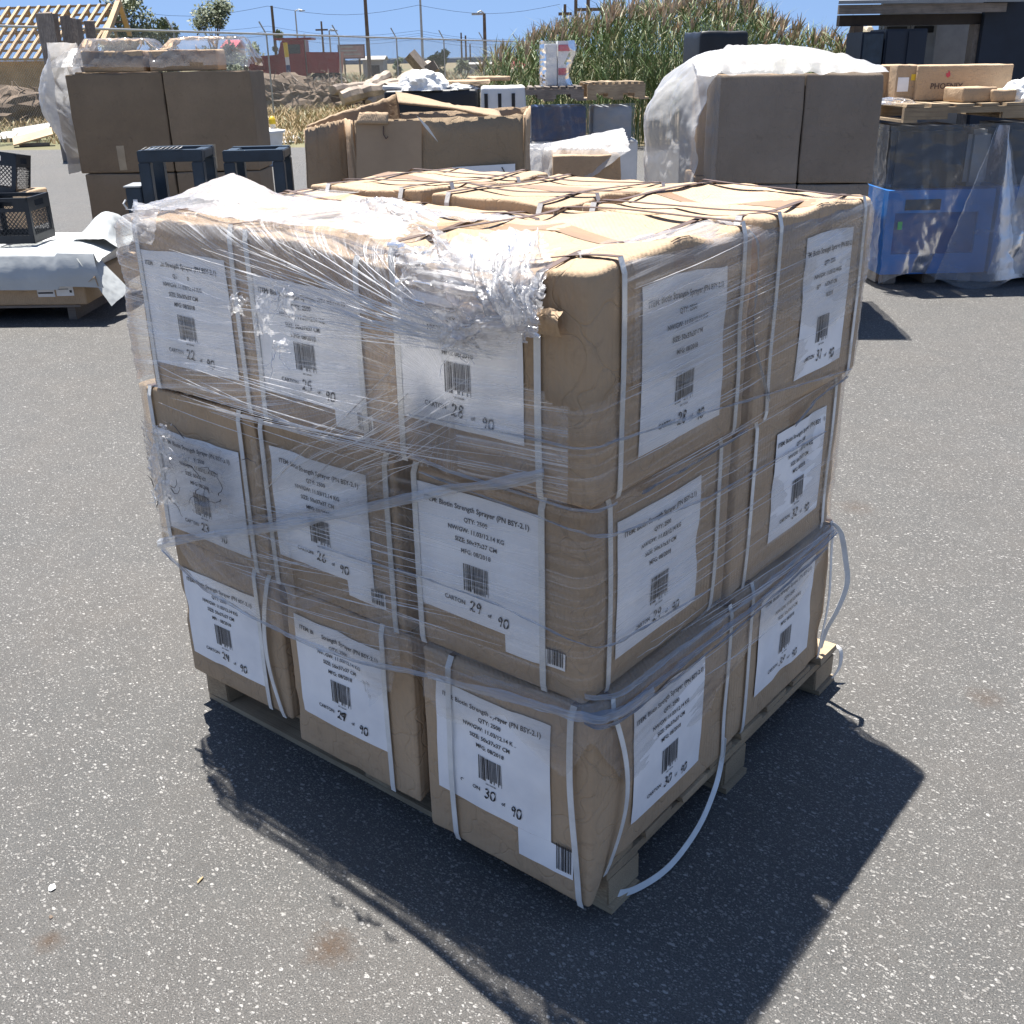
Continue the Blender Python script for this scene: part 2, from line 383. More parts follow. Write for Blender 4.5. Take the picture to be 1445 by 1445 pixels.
def hand(mb, bx, face, txt, u, v, size, off, slant=0.15, th=0.0034):
    for ch in txt:
        for st in DIG.get(ch, []):
            pts = []
            for i in range(len(st) - 1):
                p0 = st[max(i - 1, 0)]; p1 = st[i]; p2 = st[i + 1]; p3 = st[min(i + 2, len(st) - 1)]
                for t in (0, .25, .5, .75):
                    pts.append(tuple(0.5 * (2 * p1[k] + (p2[k] - p0[k]) * t + (2 * p0[k] - 5 * p1[k] + 4 * p2[k] - p3[k]) * t * t + (3 * p1[k] - p0[k] - 3 * p2[k] + p3[k]) * t ** 3) for k in (0, 1)))
            pts.append(st[-1]); vs = []; fs = []
            for i, p in enumerate(pts):
                a = pts[max(i - 1, 0)]; b = pts[min(i + 1, len(pts) - 1)]; dx, dy = b[0] - a[0], b[1] - a[1]; L = sqrt(dx * dx + dy * dy) or 1
                tw = th * (0.75 + 0.35 * sin(i * 0.7)) / 2
                for sg in (-1, 1):
                    uu = u + (p[0] + p[1] * slant) * size - dy / L * tw * sg; vv = v + p[1] * size + dx / L * tw * sg
                    vs.append(face_pt(bx, face, uu, vv, off))
            for i in range(len(pts) - 1): fs.append((2 * i, 2 * i + 1, 2 * i + 3, 2 * i + 2))
            mb.add(vs, fs)
        u += size * 0.72
def put_text(mb, bx, face, txt, size, uc, v, off, align='CENTER', wear=0.0, wob=0.0, lim=None):
    vs, fs = textgeo(txt, size, align)
    if wear:
        keep = []
        for f in fs:
            cx = sum(vs[i][0] for i in f) / len(f) + uc; cy = sum(vs[i][1] for i in f) / len(f) + v
            if noise.noise(Vector((cx * 25 + bx.seed * 3, cy * 25, wear * 7))) < 0.55 - wear: keep.append(f)
        fs = keep
    mb.add([face_pt(bx, face, uc + x, v + y, off) for x, y in vs], fs)
def bars(mb, bx, face, u0, v0, w_, h_, off, seed=3, wear=0.0):
    rnd = random.Random(seed); u = u0
    while u < u0 + w_:
        t = rnd.choice((.0012, .0018, .0026, .0036)); t = min(t, u0 + w_ - u)
        hh = h_ * (1 - (0.12 if rnd.random() < wear else 0))
        mb.add([face_pt(bx, face, a, b, off) for a, b in ((u, v0 + h_ - hh), (u + t, v0 + h_ - hh), (u + t, v0 + h_), (u, v0 + h_))], [(0, 1, 2, 3)])
        u += t + rnd.choice((.0012, .0016, .0024))
def shipping_label(root, bx, face, num, u0, v0, lw, lh, tab=True, wear=0.0, of=' ', num2='90', seed=1):
    quads = [(u0, v0, u0 + lw, v0 + lh)]
    if tab: quads.append((u0 + lw - 0.075, v0 - 0.034, u0 + lw + tab, v0 - 0.0001))
    lab = patch(bx, face, quads, 0.0032, 'shipping_label', M['paper'], root)
    t = MB(); uc = u0 + lw * 0.5; top = v0 + lh; k = lh / 0.235
    lines = [('ITEM: Biotin Strength Sprayer (PN BSY-2.1)', .0132), ('QTY: 2500', .0118), ('NW/GW: 11.03/12.14 KG', .0118), ('SIZE: 50x37x37 CM', .0118), ('MFG: 08/2018', .0118)]
    vy = [.030, .050, .069, .088, .107]
    for (s_, sz), y in zip(lines, vy): put_text(t, bx, face, s_, sz, uc, top - y * k, 0.0044, wear=wear)
    put_text(t, bx, face, 'CARTON', .0118, uc - .052, v0 + .030, 0.0044, wear=wear)
    put_text(t, bx, face, 'of', .0105, uc + .028, v0 + .022, 0.0044)
    put_text(t, bx, face, 'S8011200284', .0045, uc, v0 + .0525, 0.0044)
    t.build('print', M['ink'], lab)
    b = MB(); bars(b, bx, face, uc - .029, v0 + .060, .056, .052, 0.0044, 5, 0.3 if wear else .1)
    if tab: bars(b, bx, face, u0 + lw + tab - .036, v0 - .028, .032, .032, 0.0044, 8)
    b.build('barcode', M['ink'], lab)
    h = MB(); hand(h, bx, face, num, uc - .018, v0 + .022, .020, 0.0047); hand(h, bx, face, num2, uc + .046, v0 + .013, .018, 0.0047)
    if num == '27': hand(h, bx, face, '1', uc - .004, v0 + .022, .019, 0.0048); hand(h, bx, face, '4', uc - .006, v0 + .023, .018, 0.0048)
    h.build('handwriting', M['marker'], lab)
    return lab
def strap_loop(root, bx, ax, pos, sway=None, bow=None, width=0.0125, start=0.0, shade_top=True):
    """ax 'u': band in a plane of constant x crossing front and top; 'v': constant y crossing right side and top"""
    d = bx.d if ax == 'u' else bx.w; h = bx.h; path = []; of = 0.0056
    def seg(a, b, n): return [a + (b - a) * i / n for i in range(n)]
    if ax == 'u':
        for z in seg(0, h, 22): path.append((0, z, -1, 0))
        for y in seg(0, d, 20): path.append((1, y, 0, 1))
        for z in seg(h, 0, 12): path.append((2, z, 1, 0))
        for y in seg(d, 0, 8): path.append((3, y, 0, -1))
    else:
        for z in seg(0, h, 22): path.append((0, z, 1, 0))
        for y in seg(d, 0, 20): path.append((1, y, 0, 1))
        for z in seg(h, 0, 12): path.append((2, z, -1, 0))
        for y in seg(0, d, 8): path.append((3, y, 0, -1))
    path.append(path[0]); pts = []; lats = []; mi = []
    for (k, t, _, _2) in path:
        dsw = sway(t / h) if (sway and k == 0) else 0.0; bo = bow(t / h) if (bow and k == 0) else 0.0
        p_ = pos + dsw
        if k == 0: q = (p_, -of - bo, t) if ax == 'u' else (bx.w + of + bo, p_, t)
        elif k == 1: q = (p_, t, h + of) if ax == 'u' else (t, p_, h + of * 1.6)
        elif k == 2: q = (p_, d + of, t) if ax == 'u' else (-of, p_, t)
        else: q = (p_, t, 0.0) if ax == 'u' else (t, p_, 0.0)
        # stay outside the body: the rounding trick needs the raw face distance
        c = bx.P(q); pts.append(c); lats.append(Vector((1, 0, 0)) if ax == 'u' else Vector((0, 1, 0))); mi.append(k)
    mb = MB(); i0 = 0
    for i in range(1, len(pts) + 1):
        if i == len(pts) or mi[i] != mi[i0]:
            j = min(i + 1, len(pts)); m_ = 1 if (mi[i0] == 1 and shade_top) else 0  # white strap's run over the lid coloured dark brown for its shadow and dent
            for _ in range(8):
                for q in range(max(i0, 1) + 1, j - 2): pts[q] = (pts[q - 1] + pts[q] + pts[q + 1]) / 3
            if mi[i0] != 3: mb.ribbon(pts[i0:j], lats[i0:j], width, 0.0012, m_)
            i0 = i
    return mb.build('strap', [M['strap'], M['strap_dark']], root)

def tape_seam(root, bx):
    patch(bx, 'T', [(0.004, bx.d / 2 - .028, bx.w - .004, bx.d / 2 + .028)], 0.0008, 'tape', M['tape'], root, (14, 4))
    for f_ in 'R':
        patch(bx, f_, [(bx.d / 2 - .028, bx.h - .07, bx.d / 2 + .028, bx.h + 0.0)], 0.0006, 'tape', M['tape'], root, (4, 5))
GRP = 'numbered strapped cartons stacked on the pallet'
def carton(label, bx, fu=(0.035, 0.340), rv=(0.07, 0.40), tape=True, front=None, right=None, frontlab=None, rightlab=None, wear=0.0, sway=None, bow=None, tabr=True):
    root = thing('carton', label, 'carton', bx.o, bx.yaw, GRP)
    box_shell(bx, 'box_body', M['card'], root, 24)
    if tape: tape_seam(root, bx)
    if frontlab: shipping_label(root, bx, 'F', *frontlab)
    if rightlab: shipping_label(root, bx, 'R', *rightlab)
    sw = sway or {}; bo = bow or {}
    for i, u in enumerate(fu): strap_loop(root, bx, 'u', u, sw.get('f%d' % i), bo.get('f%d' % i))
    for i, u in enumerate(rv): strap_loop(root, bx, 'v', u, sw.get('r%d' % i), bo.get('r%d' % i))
    return root
def facets(p, sc, seed):                        # creased card: flat planes meeting in folds
    d_ = noise.voronoi(Vector((p.x * sc + seed, p.y * sc, p.z * sc * 0.4)))[0]
    return d_[0] - 0.35
def sag(k):
    def f(p, s):
        t = max(0.0, 1 - max(0, p.y) / .07) * max(0.0, 1 - p.z / .10); p = p.copy(); p.z -= k * t * t * (3 - 2 * t); return p
    return f
def crush_top(amp, corner=0.0, cx=0.3, cy=0.05, rad=0.25, lip=0.0):
    def f(p, s):
        t = max(0.0, (p.z / s.h - 0.72) / 0.28); t = min(1.0, t)
        p = p.copy()
        if t > 0:
            p.z += amp * t * facets(p, 7, s.seed)
            dd = sqrt((p.x - cx) ** 2 + (p.y - cy) ** 2)
            k = exp(-(dd / rad) ** 2)
            p.z -= corner * t * k
            p.y -= lip * t * k * (1 if p.y < 0.1 else 0.2)
        return p
    return f
WC, DC = 0.372, 0.485
z1, z2, z3 = HP, HP + HC, HP + 2 * HC
CX = [-1.176, -0.775, -0.374]                   # left ends of the three columns
# bottom layer
c24 = carton('carton marked 24 of 90, at the far left end of the bottom layer', Box(-1.178, .004, z1, .366, DC, HC - .004, seed=1, nz=.0045),
    frontlab=('24', .022, .060, .268, .228, 0, .12), fu=(.295, .345), rv=(.08, .4), wear=.1,
    sway={'f1': lambda t: -.032 * sin(pi * min(1, t * 1.0))}, bow={'f1': lambda t: .006 * sin(pi * t)})
c27 = carton('carton with a scratched out number, between cartons 24 and 30 in the bottom layer', Box(-.776, -.008, z1, .368, DC, HC - .004, seed=2, nz=.0045, crush=sag(.03)),
    frontlab=('27', .030, .070, .268, .232, 0, .05), fu=(.296,), rv=(.08, .4))
c30 = carton('carton marked 30 of 90, near corner of the bottom layer with loose straps', Box(-.372, -.018, z1, .392, DC, HC - .004, r=.010, seed=3, bulge=.007, nz=.005, crush=sag(.058)),
    frontlab=('30', .036, .070, .272, .235, .048, .18), rightlab=('30', .120, .060, .25, .245, 0, .10), fu=(.075, .352), rv=(.06, .475),
    sway={'f1': lambda t: .022 * (1 - t) ** 2, 'r0': lambda t: -.015 + .04 * sin(pi * t)}, bow={'f0': lambda t: .004 * sin(pi * t), 'r0': lambda t: .012 * sin(pi * t), 'f1': lambda t: .008 * sin(pi * t)})
c33 = carton('carton marked 33 of 90, at the far right end of the bottom layer', Box(-.368, .497, z1, .380, DC, HC - .004, seed=4),
    rightlab=('33', .115, .070, .27, .245, 0, .05), rv=(.07, .47), fu=(.03, .34), bow={'r1': lambda t: .01 * sin(pi * t)})
carton('back carton in the bottom layer behind carton 27', Box(-.776, .497, z1, .37, DC, HC - .004, seed=5))
carton('back left carton in the bottom layer behind carton 24', Box(-1.178, .50, z1, .37, DC, HC - .004, seed=6))
# middle layer
c23 = carton('carton in the middle layer at the left end under torn dirty film', Box(-1.186, -.004, z2, .372, DC, HC - .004, seed=7, nz=.005),
    frontlab=('23', .018, .030, .295, .24, 0, .12), fu=(-.0 + .02, .330), rv=(.08, .4))
c26 = carton('carton marked 26 of 90, mid column of the middle layer', Box(-.790, -.012, z2, .375, DC, HC - .004, seed=8, nz=.0045),
    frontlab=('26', .028, .075, .275, .235, .028, .05), fu=(.012, .40 - .045), rv=(.08, .4))
c29 = carton('carton marked 29 of 90, at the near corner of the middle layer', Box(-.376, -.010, z2, .372, DC, HC - .004, r=.012, seed=9, bulge=.004, nz=.004),
    frontlab=('29', .012, .088, .272, .242, .052, 0), rightlab=('29', .085, .055, .27, .255, 0, .03), fu=(.008, .290), rv=(.062, .425))
c32 = carton('carton marked 32 of 90, at the right end of the middle layer', Box(-.378, .482, z2, .380, DC, HC - .004, seed=10),
    rightlab=('32', .155, .065, .245, .24, 0, .05), rv=(.06, .44), fu=(.03, .34))
carton('back carton in the middle layer behind carton 26', Box(-.79, .488, z2, .37, DC, HC - .004, seed=11))
carton('back left carton in the middle layer behind the torn film', Box(-1.186, .49, z2, .37, DC, HC - .004, seed=12))
# top layer
c22 = carton('carton marked 22 of 90, at the left end of the top layer', Box(-1.150, .000, z3, .366, DC, HC - .006, seed=13, nz=.0055, crush=crush_top(.022)),
    frontlab=('22', .015, .062, .29, .235, 0, .2), fu=(.025, .33), rv=(.08, .4))
c25 = carton('carton marked 25 of 90, mid column of the top layer', Box(-.776, -.006, z3, .372, DC, HC - .012, seed=14, nz=.0055, crush=crush_top(.03, .03, .33, .02, .16)),
    frontlab=('25', .006, .060, .285, .22, .02, .05), fu=(.012, .295), rv=(.08, .4))
c28 = carton('carton marked 28 of 90, near corner of the top layer', Box(-.380, -.024, z3 + .002, .392, .495, HC + .004, r=.012, seed=15, bulge=.006, nz=.0055, crush=crush_top(.035, .055, .17, -.01, .13, .0)),
    frontlab=('28', .010, .085, .262, .225, 0, .25), rightlab=('28', .125, .055, .265, .265, 0, .12), fu=(.006, .300), rv=(.072, .45))
b28 = Box(-.380, -.024, z3 + .002, .392, .495, HC + .004, r=.012, seed=15, bulge=.006, nz=.0055, crush=crush_top(.035, .055, .17, -.01, .13, .0))
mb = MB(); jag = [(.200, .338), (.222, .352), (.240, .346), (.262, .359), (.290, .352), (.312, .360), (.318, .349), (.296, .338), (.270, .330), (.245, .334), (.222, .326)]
mb.add([face_pt(b28, 'F', u, .352 - (.360 - v) * 1.9, .007) for u, v in jag], [tuple(range(len(jag)))]); mb.build('torn_hole_shade', mat('painted_hole_shade', (.035, .022, .015), .9), c28)  # flat near-black patch: the shade inside the torn cavity painted onto the face
mb = MB(); vs = []; fs = []
for i in range(25):
    for j in range(7):
        u = .16 + .19 * i / 24; t = j / 6; p = face_pt(b28, 'F', u, .292 - .004 * j, .007); k = noise.noise(Vector((u * 45, t * 2, 3)))
        vs.append(p + Vector((0, -.004 - .020 * sin(pi * t) * (.6 + k), .016 * (1 - t) * (1 + 1.2 * k) + .004 * noise.noise(Vector((u * 90, t * 5, 1))))))
for i in range(24):
    for j in range(6): a = i * 7 + j; fs.append((a, a + 7, a + 8, a + 1))
mb.add(vs, fs); mb.build('curled_card', M['card'], c28, True)
c31 = carton('carton marked 31 of 90, at the right end of the top layer', Box(-.372, .492, z3, .392, .49, HC + .006, r=.010, seed=16, nz=.0055, crush=crush_top(.03)),
    rightlab=('31', .165, .050, .22, .27, 0, .2), rv=(.05, .44), fu=(.03, .34))
carton('back middle carton of the top layer, its lid crossed by shade-darkened straps', Box(-.772, .495, z3, .366, .47, HC + .012, seed=17, nz=.005, crush=crush_top(.015)), fu=(.05, .30), rv=(.10, .36))
carton('back left carton of the top layer, seen above the film hump', Box(-1.165, .500, z3, .362, .47, HC + .012, seed=18, nz=.005, crush=crush_top(.015)), fu=(.06, .30), rv=(.10, .34))

# ================================================================ THE STRETCH FILM
def film_mat(name, base=0.10, amp=0.5, sx=2.2, sy=70, body=(0.96, 0.96, 0.97), gloss=0.12, bmp=0.5, iso=0.0, sheen=0.6, sharp=0.55, tlu=0.2):
    mt = bpy.data.materials.new(name); mt.use_nodes = True; n = mt.node_tree
    for x in list(n.nodes): n.nodes.remove(x)
    out = N(n, 'ShaderNodeOutputMaterial')
    uvn = N(n, 'ShaderNodeTexCoord').outputs['UV']; ob = coord(n, 'Object')
    def mp(sx_, sy_):
        x = N(n, 'ShaderNodeMapping'); x.inputs['Scale'].default_value = (sx_, sy_, 1); n.links.new(uvn, x.inputs[0]); return x.outputs[0]
    a = noisef(n, mp(sx, sy), 1, 3, 0.6, 0.15); b = noisef(n, mp(sx * 1.6, sy * 3.1), 1, 2, 0.6); c = noisef(n, mp(sx * 0.8, sy * .35), 1, 3)
    patch_ = noisef(n, ob, 5, 4, 0.6, 0.5); cr = noisef(n, ob, 38, 6, 0.65, 1.2); cr2 = noisef(n, ob, 110, 4, 0.7, 0.8)
    st = mth(n, 'ADD', mth(n, 'MULTIPLY', ramp(n, a, [(sharp, 0.0), (sharp + .14, 1.0)]), 0.6), mth(n, 'MULTIPLY', ramp(n, b, [(sharp, 0.0), (sharp + .12, 1.0)]), 0.5))
    st = mth(n, 'ADD', st, mth(n, 'MULTIPLY', ramp(n, c, [(0.5, 0.0), (0.75, 1.0)]), 0.35))
    if iso: st = mth(n, 'ADD', st, mth(n, 'MULTIPLY', ramp(n, cr, [(0.52, 0.0), (0.66, 1.0)]), iso))
    st = mth(n, 'MULTIPLY', st, ramp(n, patch_, [(0.30, 0.35), (0.66, 1.0)]))
    fac = mth(n, 'ADD', base, mth(n, 'MULTIPLY', st, amp), True)
    hgt = mth(n, 'ADD', mth(n, 'ADD', mth(n, 'MULTIPLY', a, 0.6), mth(n, 'MULTIPLY', b, 0.25)), mth(n, 'MULTIPLY', cr, 0.25 + iso * 1.6))
    if iso: hgt = mth(n, 'ADD', hgt, mth(n, 'MULTIPLY', cr2, iso * 0.5))
    bp = N(n, 'ShaderNodeBump'); bp.inputs['Strength'].default_value = bmp; bp.inputs['Distance'].default_value = 0.006; n.links.new(hgt, bp.inputs['Height'])
    tr = N(n, 'ShaderNodeBsdfTransparent'); tr.inputs[0].default_value = (0.992, 0.992, 0.99, 1)
    df = N(n, 'ShaderNodeBsdfDiffuse'); df.inputs[0].default_value = tuple(body) + (1,); tl = N(n, 'ShaderNodeBsdfTranslucent'); tl.inputs[0].default_value = tuple(body) + (1,)
    gl = N(n, 'ShaderNodeBsdfGlossy'); gl.inputs['Roughness'].default_value = gloss; gl.inputs[0].default_value = (0.95, 0.95, 0.97, 1)
    for x in (df, tl, gl): n.links.new(bp.outputs[0], x.inputs['Normal'])
    m1 = N(n, 'ShaderNodeMixShader'); m1.inputs[0].default_value = tlu; n.links.new(df.outputs[0], m1.inputs[1]); n.links.new(tl.outputs[0], m1.inputs[2])
    m2 = N(n, 'ShaderNodeMixShader'); n.links.new(fac, m2.inputs[0]); n.links.new(tr.outputs[0], m2.inputs[1]); n.links.new(m1.outputs[0], m2.inputs[2])
    fr = N(n, 'ShaderNodeFresnel'); fr.inputs[0].default_value = 1.5; n.links.new(bp.outputs[0], fr.inputs['Normal'])
    m3 = N(n, 'ShaderNodeMixShader'); n.links.new(mth(n, 'MULTIPLY', fr.outputs[0], sheen, True), m3.inputs[0]); n.links.new(m2.outputs[0], m3.inputs[1]); n.links.new(gl.outputs[0], m3.inputs[2])
    n.links.new(m3.outputs[0], out.inputs[0]); return mt
M['film'] = film_mat('stretch_film', 0.02, 0.50, 1.6, 170, sharp=.57)
M['film_top'] = film_mat('stretch_film_heavy', 0.07, 0.85, 1.6, 130, bmp=0.8, iso=0.10, sharp=.54)
M['film_haze'] = film_mat('stretch_film_hazy', 0.10, 0.16, 5, 26, body=(.75, .76, .78), bmp=0.4, iso=0.25)
M['film_bunch'] = film_mat('bunched_film', 0.32, 0.45, 8, 50, gloss=0.2, bmp=0.55, iso=0.25, sheen=0.75, tlu=.45)
M['film_rope'] = film_mat('rolled_film', 0.42, 0.4, 3, 160, body=(.62, .66, .72), bmp=0.9, iso=0.1)
M['film_dirty'] = film_mat('dirty_film', 0.10, 0.45, 3, 70, body=(.30, .30, .32), bmp=0.8, iso=0.4)
M['soot'] = mat('dirty_threads', (0.09, 0.085, 0.09), 0.5, 0.4, 60)
M['poly'] = film_mat('milky_plastic', 0.62, 0.30, 4, 14, body=(.80, .79, .77), gloss=0.3, bmp=0.8, iso=0.10, sheen=0.6, tlu=.45)
M['poly_clear'] = film_mat('cloudy_plastic', 0.10, 0.20, 3, 10, body=(.62, .66, .72), gloss=0.15, bmp=0.35, iso=0.08, sheen=0.9)

def dims(z):
    def lerp(a, b, t): t = max(0, min(1, t)); return a + (b - a) * t * t * (3 - 2 * t)
    xl = lerp(lerp(-1.182, -1.194, (z - z2 + .03) / .06), -1.158, (z - z3 + .03) / .06)
    xr = lerp(lerp(.026, .002, (z - z2 + .03) / .06), .020, (z - z3 + .03) / .06)
    yf = lerp(lerp(-.034, -.020, (z - z2 + .03) / .06), -.040, (z - z3 + .03) / .06)
    return xl, xr, yf, .992
ZT = z3 + HC + .004
pull = 0.045
def wrap(s, z, off=.006, rc=.03):
    """point on the film: s < 0 along the long face to the left of the near corner, s > 0 along the right face"""
    t = 0.0; zz = z
    re = .028
    if z > ZT - re:
        ph = min(pi / 2, (z - ZT + re) / re); t = re * (1 - cos(ph)); zz = ZT - re + re * sin(ph)
        if z > ZT - re + re * pi / 2: t += z - (ZT - re + re * pi / 2)
    xl, xr, yf, yb = dims(zz); o_ = off - t
    if pull and s < 0: o_ += pull * exp(-((s + .27) / .22) ** 2) * exp(-((z - 1.13) / .10) ** 2)
    xl -= o_; xr += o_; yf -= o_; yb += o_
    if s <= -W: x, y = xl, yf + (-W - s)
    elif s <= 0: x, y = xr + s * (xr - xl) / W, yf
    elif s <= D: x, y = xr, yf + s * (yb - yf) / D
    else: x, y = xr - (s - D), yb
    x = min(max(x, xl), xr); y = min(max(y, yf), yb)
    r = rc + max(0.0, o_); qx = min(max(x, xl + r), xr - r); qy = min(max(y, yf + r), yb - r)
    dx, dy = x - qx, y - qy; dm = max(abs(dx), abs(dy)); L = sqrt(dx * dx + dy * dy)
    if L > 1e-9: x, y = qx + dx / L * dm, qy + dy / L * dm
    return Vector((x, y, zz))
def px2s(px, py):
    """where that place of the photo lies on the wrapped stack: (s, z)"""
    xl, xr, yf, yb = dims(.8); d = ray(px, py)
    t = (yf - .006 - CAMP.y) / d.y; p = CAMP + d * t
    if p.x <= xr: return ((p.x - xr) * W / (xr - xl), p.z)
    t = (xr + .006 - CAMP.x) / d.x; p = CAMP + d * t
    return ((p.y - yf) * D / (yb - yf), p.z)
def hem(pts):
    q = sorted(px2s(*p) if p[0] > 10 else p for p in pts)
    def f(s):
        if s <= q[0][0]: return q[0][1]
        for (a, za), (b, zb) in zip(q, q[1:]):
            if s <= b: t = (s - a) / (b - a + 1e-9); t = t * t * (3 - 2 * t) * .5 + t * .5; return za + (zb - za) * t
        return q[-1][1]
    return f
def streak_uv(mode, s, z):
    if mode == 'radial':
        ks, kz = -.26, 1.0; dx, dz = s - ks, z - kz
        a = atan2(dz, -dx) if s < ks else atan2(dz, dx + .15)
        if s < ks: return (sqrt(dx * dx + dz * dz), a * 0.55)
        return (s, z - s * .05)
    k = mode; return (s * cos(k) + z * sin(k), -s * sin(k) + z * cos(k))
def film_sheet(name, parent, s0, s1, top, bot, mt, ns=150, nv=60, mode=0.0, off=.006, wr=.0025, keep=None, rag=0.006, seed=0.0):
    vs = []; fs = []; uv = []; ok = []
    for i in range(ns + 1):
        s = s0 + (s1 - s0) * i / ns; zt_ = top(s) + rag * noise.noise(Vector((s * 30, seed, 1))); zb = bot(s) + rag * noise.noise(Vector((s * 34, seed, 5))) + rag * .5 * noise.noise(Vector((s * 120, seed, 5)))
        for j in range(nv + 1):
            z = zb + (zt_ - zb) * j / nv; a, b = streak_uv(mode, s, z)
            w_ = wr * (noise.noise(Vector((a * 5, b * 70, seed))) + .6 * noise.noise(Vector((a * 9, b * 190, seed + 3)))) + .004 * noise.noise(Vector((s * 6, z * 6, seed + 9)))
            vs.append(wrap(s, z, off + w_)); uv.append((a, b)); ok.append(keep is None or keep(s, z))
    for i in range(ns):
        for j in range(nv):
            a = i * (nv + 1) + j; q = (a, a + nv + 1, a + nv + 2, a + 1)
            if all(ok[k] for k in q): fs.append(q)
    return mesh(name, vs, fs, mt, parent, True, uv=uv)
wrapped = thing('stretch_wrap', 'torn clear stretch film wound round the stack of numbered cartons', 'plastic film', (0, 0, 0))
S1b = hem([(196, 532), (330, 566), (480, 615), (590, 648), (700, 675), (810, 710), (860, 708), (960, 655), (1045, 604), (1120, 575), (1188, 536)])
S1t = lambda s: ZT + (.16 if s < -.5 else (.16 - (s + .5) * .2 if s < -.1 else (.09 + .05 * sin(s * 9))))
def torn_gap(s, z):
    if z > 1.02 + .03 * noise.noise(Vector((s * 20, z * 20, 0))) and -.13 < s < .10: return False
    if ((s + .70) / .032) ** 2 + ((z - 1.03) / .07) ** 2 < 1 + .8 * noise.noise(Vector((s * 50, z * 50, 4))): return False
    return True
film_sheet('film_layer', wrapped, -W - .98, -.04, S1t, S1b, M['film_top'], 300, 90, 'radial', .007, .006, torn_gap, seed=1)
film_sheet('film_layer', wrapped, -.06, D + 1.0, S1t, S1b, M['film'], 260, 80, .03, .006, .0035, torn_gap, seed=2)
film_sheet('film_layer', wrapped, .08, D + .2, lambda s: ZT + .05, lambda s: 1.0 + .03 * sin(s * 14), M['film'], 150, 50, .10, .010, .004, seed=12)
S2t = hem([(212, 595), (262, 622), (372, 655), (470, 600), (560, 535), (640, 655), (810, 700), (860, 700), (1045, 598), (1185, 530)])
S2b = hem([(238, 745), (300, 828), (400, 885), (500, 925), (600, 942), (700, 968), (815, 1002), (870, 990), (1000, 884), (1100, 805), (1166, 748)])
film_sheet('film_layer', wrapped, -W - .02, -.42, S2t, S2b, M['film'], 170, 70, .42, .007, .0035, seed=3)
film_sheet('film_layer', wrapped, -.50, D + .98, S2t, S2b, M['film'], 260, 60, .02, .006, .0022, seed=4)
film_sheet('film_layer', wrapped, -W - .98, -W - .0, lambda s: z3 + .01, lambda s: z2 - .02, M['film'], 80, 40, .05, .006, .003, seed=14)
film_sheet('film_layer', wrapped, -W, -.70, hem([(238, 752), (420, 742), (600, 700)]), S2b, M['film'], 110, 50, -.33, .010, .003, seed=5)
S3b = hem([(600, 975), (612, 1000), (642, 1012), (700, 996), (722, 1030), (780, 1082), (828, 1040), (880, 1092), (925, 1045), (985, 998), (1012, 955), (1060, 890), (1112, 850), (1155, 768)])
film_sheet('film_layer', wrapped, -.37, D - .01, lambda s: S2b(s) + .018, S3b, M['film_haze'], 170, 40, .15, .0045, .003, seed=6, rag=.008)
film_sheet('torn_film', wrapped, -.61, -.44, lambda s: S2b(s) + .01, hem([(425, 905), (460, 925), (505, 950), (522, 985), (548, 962), (556, 930)]), M['film_haze'], 50, 24, .1, .006, .008, seed=7, rag=.02)
film_sheet('torn_film', wrapped, -W, -.88, hem([(205, 592), (330, 640)]), hem([(222, 700), (330, 735), (400, 740)]), M['film_dirty'], 90, 50, -.05, .010, .008,
           lambda s, z: noise.noise(Vector((s * 11, z * 16, 2))) < .22, seed=8, rag=.02)
film_sheet('film_layer', wrapped, -.78, -.40, hem([(430, 640), (520, 540), (560, 505), (590, 500)]), hem([(380, 690), (470, 690), (600, 655)]), M['film'], 80, 40, .62, .012, .003, seed=9)
def rope(pts, width, mt, seed=0, off=.010, name='film_rope', nj=10):
    q = [px2s(*p) for p in pts]; path = []
    for a, b in zip(q, q[1:]):
        for k in range(24): path.append((a[0] + (b[0] - a[0]) * k / 24, a[1] + (b[1] - a[1]) * k / 24))
    path.append(q[-1]); vs = []; fs = []; uv = []; L = 0
    # smooth
    for _ in range(12): path = [path[0]] + [((a[0] + b[0] + c[0]) / 3, (a[1] + b[1] + c[1]) / 3) for a, b, c in zip(path, path[1:], path[2:])] + [path[-1]]
    for i, (s, z) in enumerate(path):
        if i: L += sqrt((s - path[i - 1][0]) ** 2 + (z - path[i - 1][1]) ** 2)
        wd = width * (.8 + .5 * noise.noise(Vector((L * 9, seed, 0))))
        for j in range(nj + 1):
            t = j / nj - .5
            o2 = off + .35 * wd * sqrt(max(0, .25 - t * t)) + .004 * noise.noise(Vector((L * 12, t * 9, seed))) + .003 * noise.noise(Vector((L * 30, t * 30, seed)))
            vs.append(wrap(s, z + t * wd, o2)); uv.append((L, t * wd))
    for i in range(len(path) - 1):
        for j in range(nj): a = i * (nj + 1) + j; fs.append((a, a + nj + 1, a + nj + 2, a + 1))
    return mesh(name, vs, fs, mt, wrapped, True, uv=uv)
M['film_sky_tint'] = film_mat('rolled_film_sky_tint', 0.55, 0.35, 3, 160, body=(.27, .33, .42), bmp=0.9, iso=0.1)  # steel-blue body colour stands in for sky reflected off the rolled film
rope([(812, 1002), (868, 988), (950, 925), (1050, 848), (1164, 748)], .014, M['film_sky_tint'], 1)
rope([(830, 985), (868, 975), (950, 912), (1050, 838), (1164, 744)], .010, M['film_rope'], 31, .007)
rope([(812, 1010), (868, 1002), (950, 940), (1050, 860), (1150, 770)], .008, M['film_sky_tint'], 32, .008)
rope([(600, 940), (700, 968), (812, 1002), (868, 990), (910, 960)], .018, M['film_rope'], 2, .012)
rope([(234, 765), (330, 752), (430, 736), (560, 705), (760, 655)], .026, M['film_rope'], 3, .014)
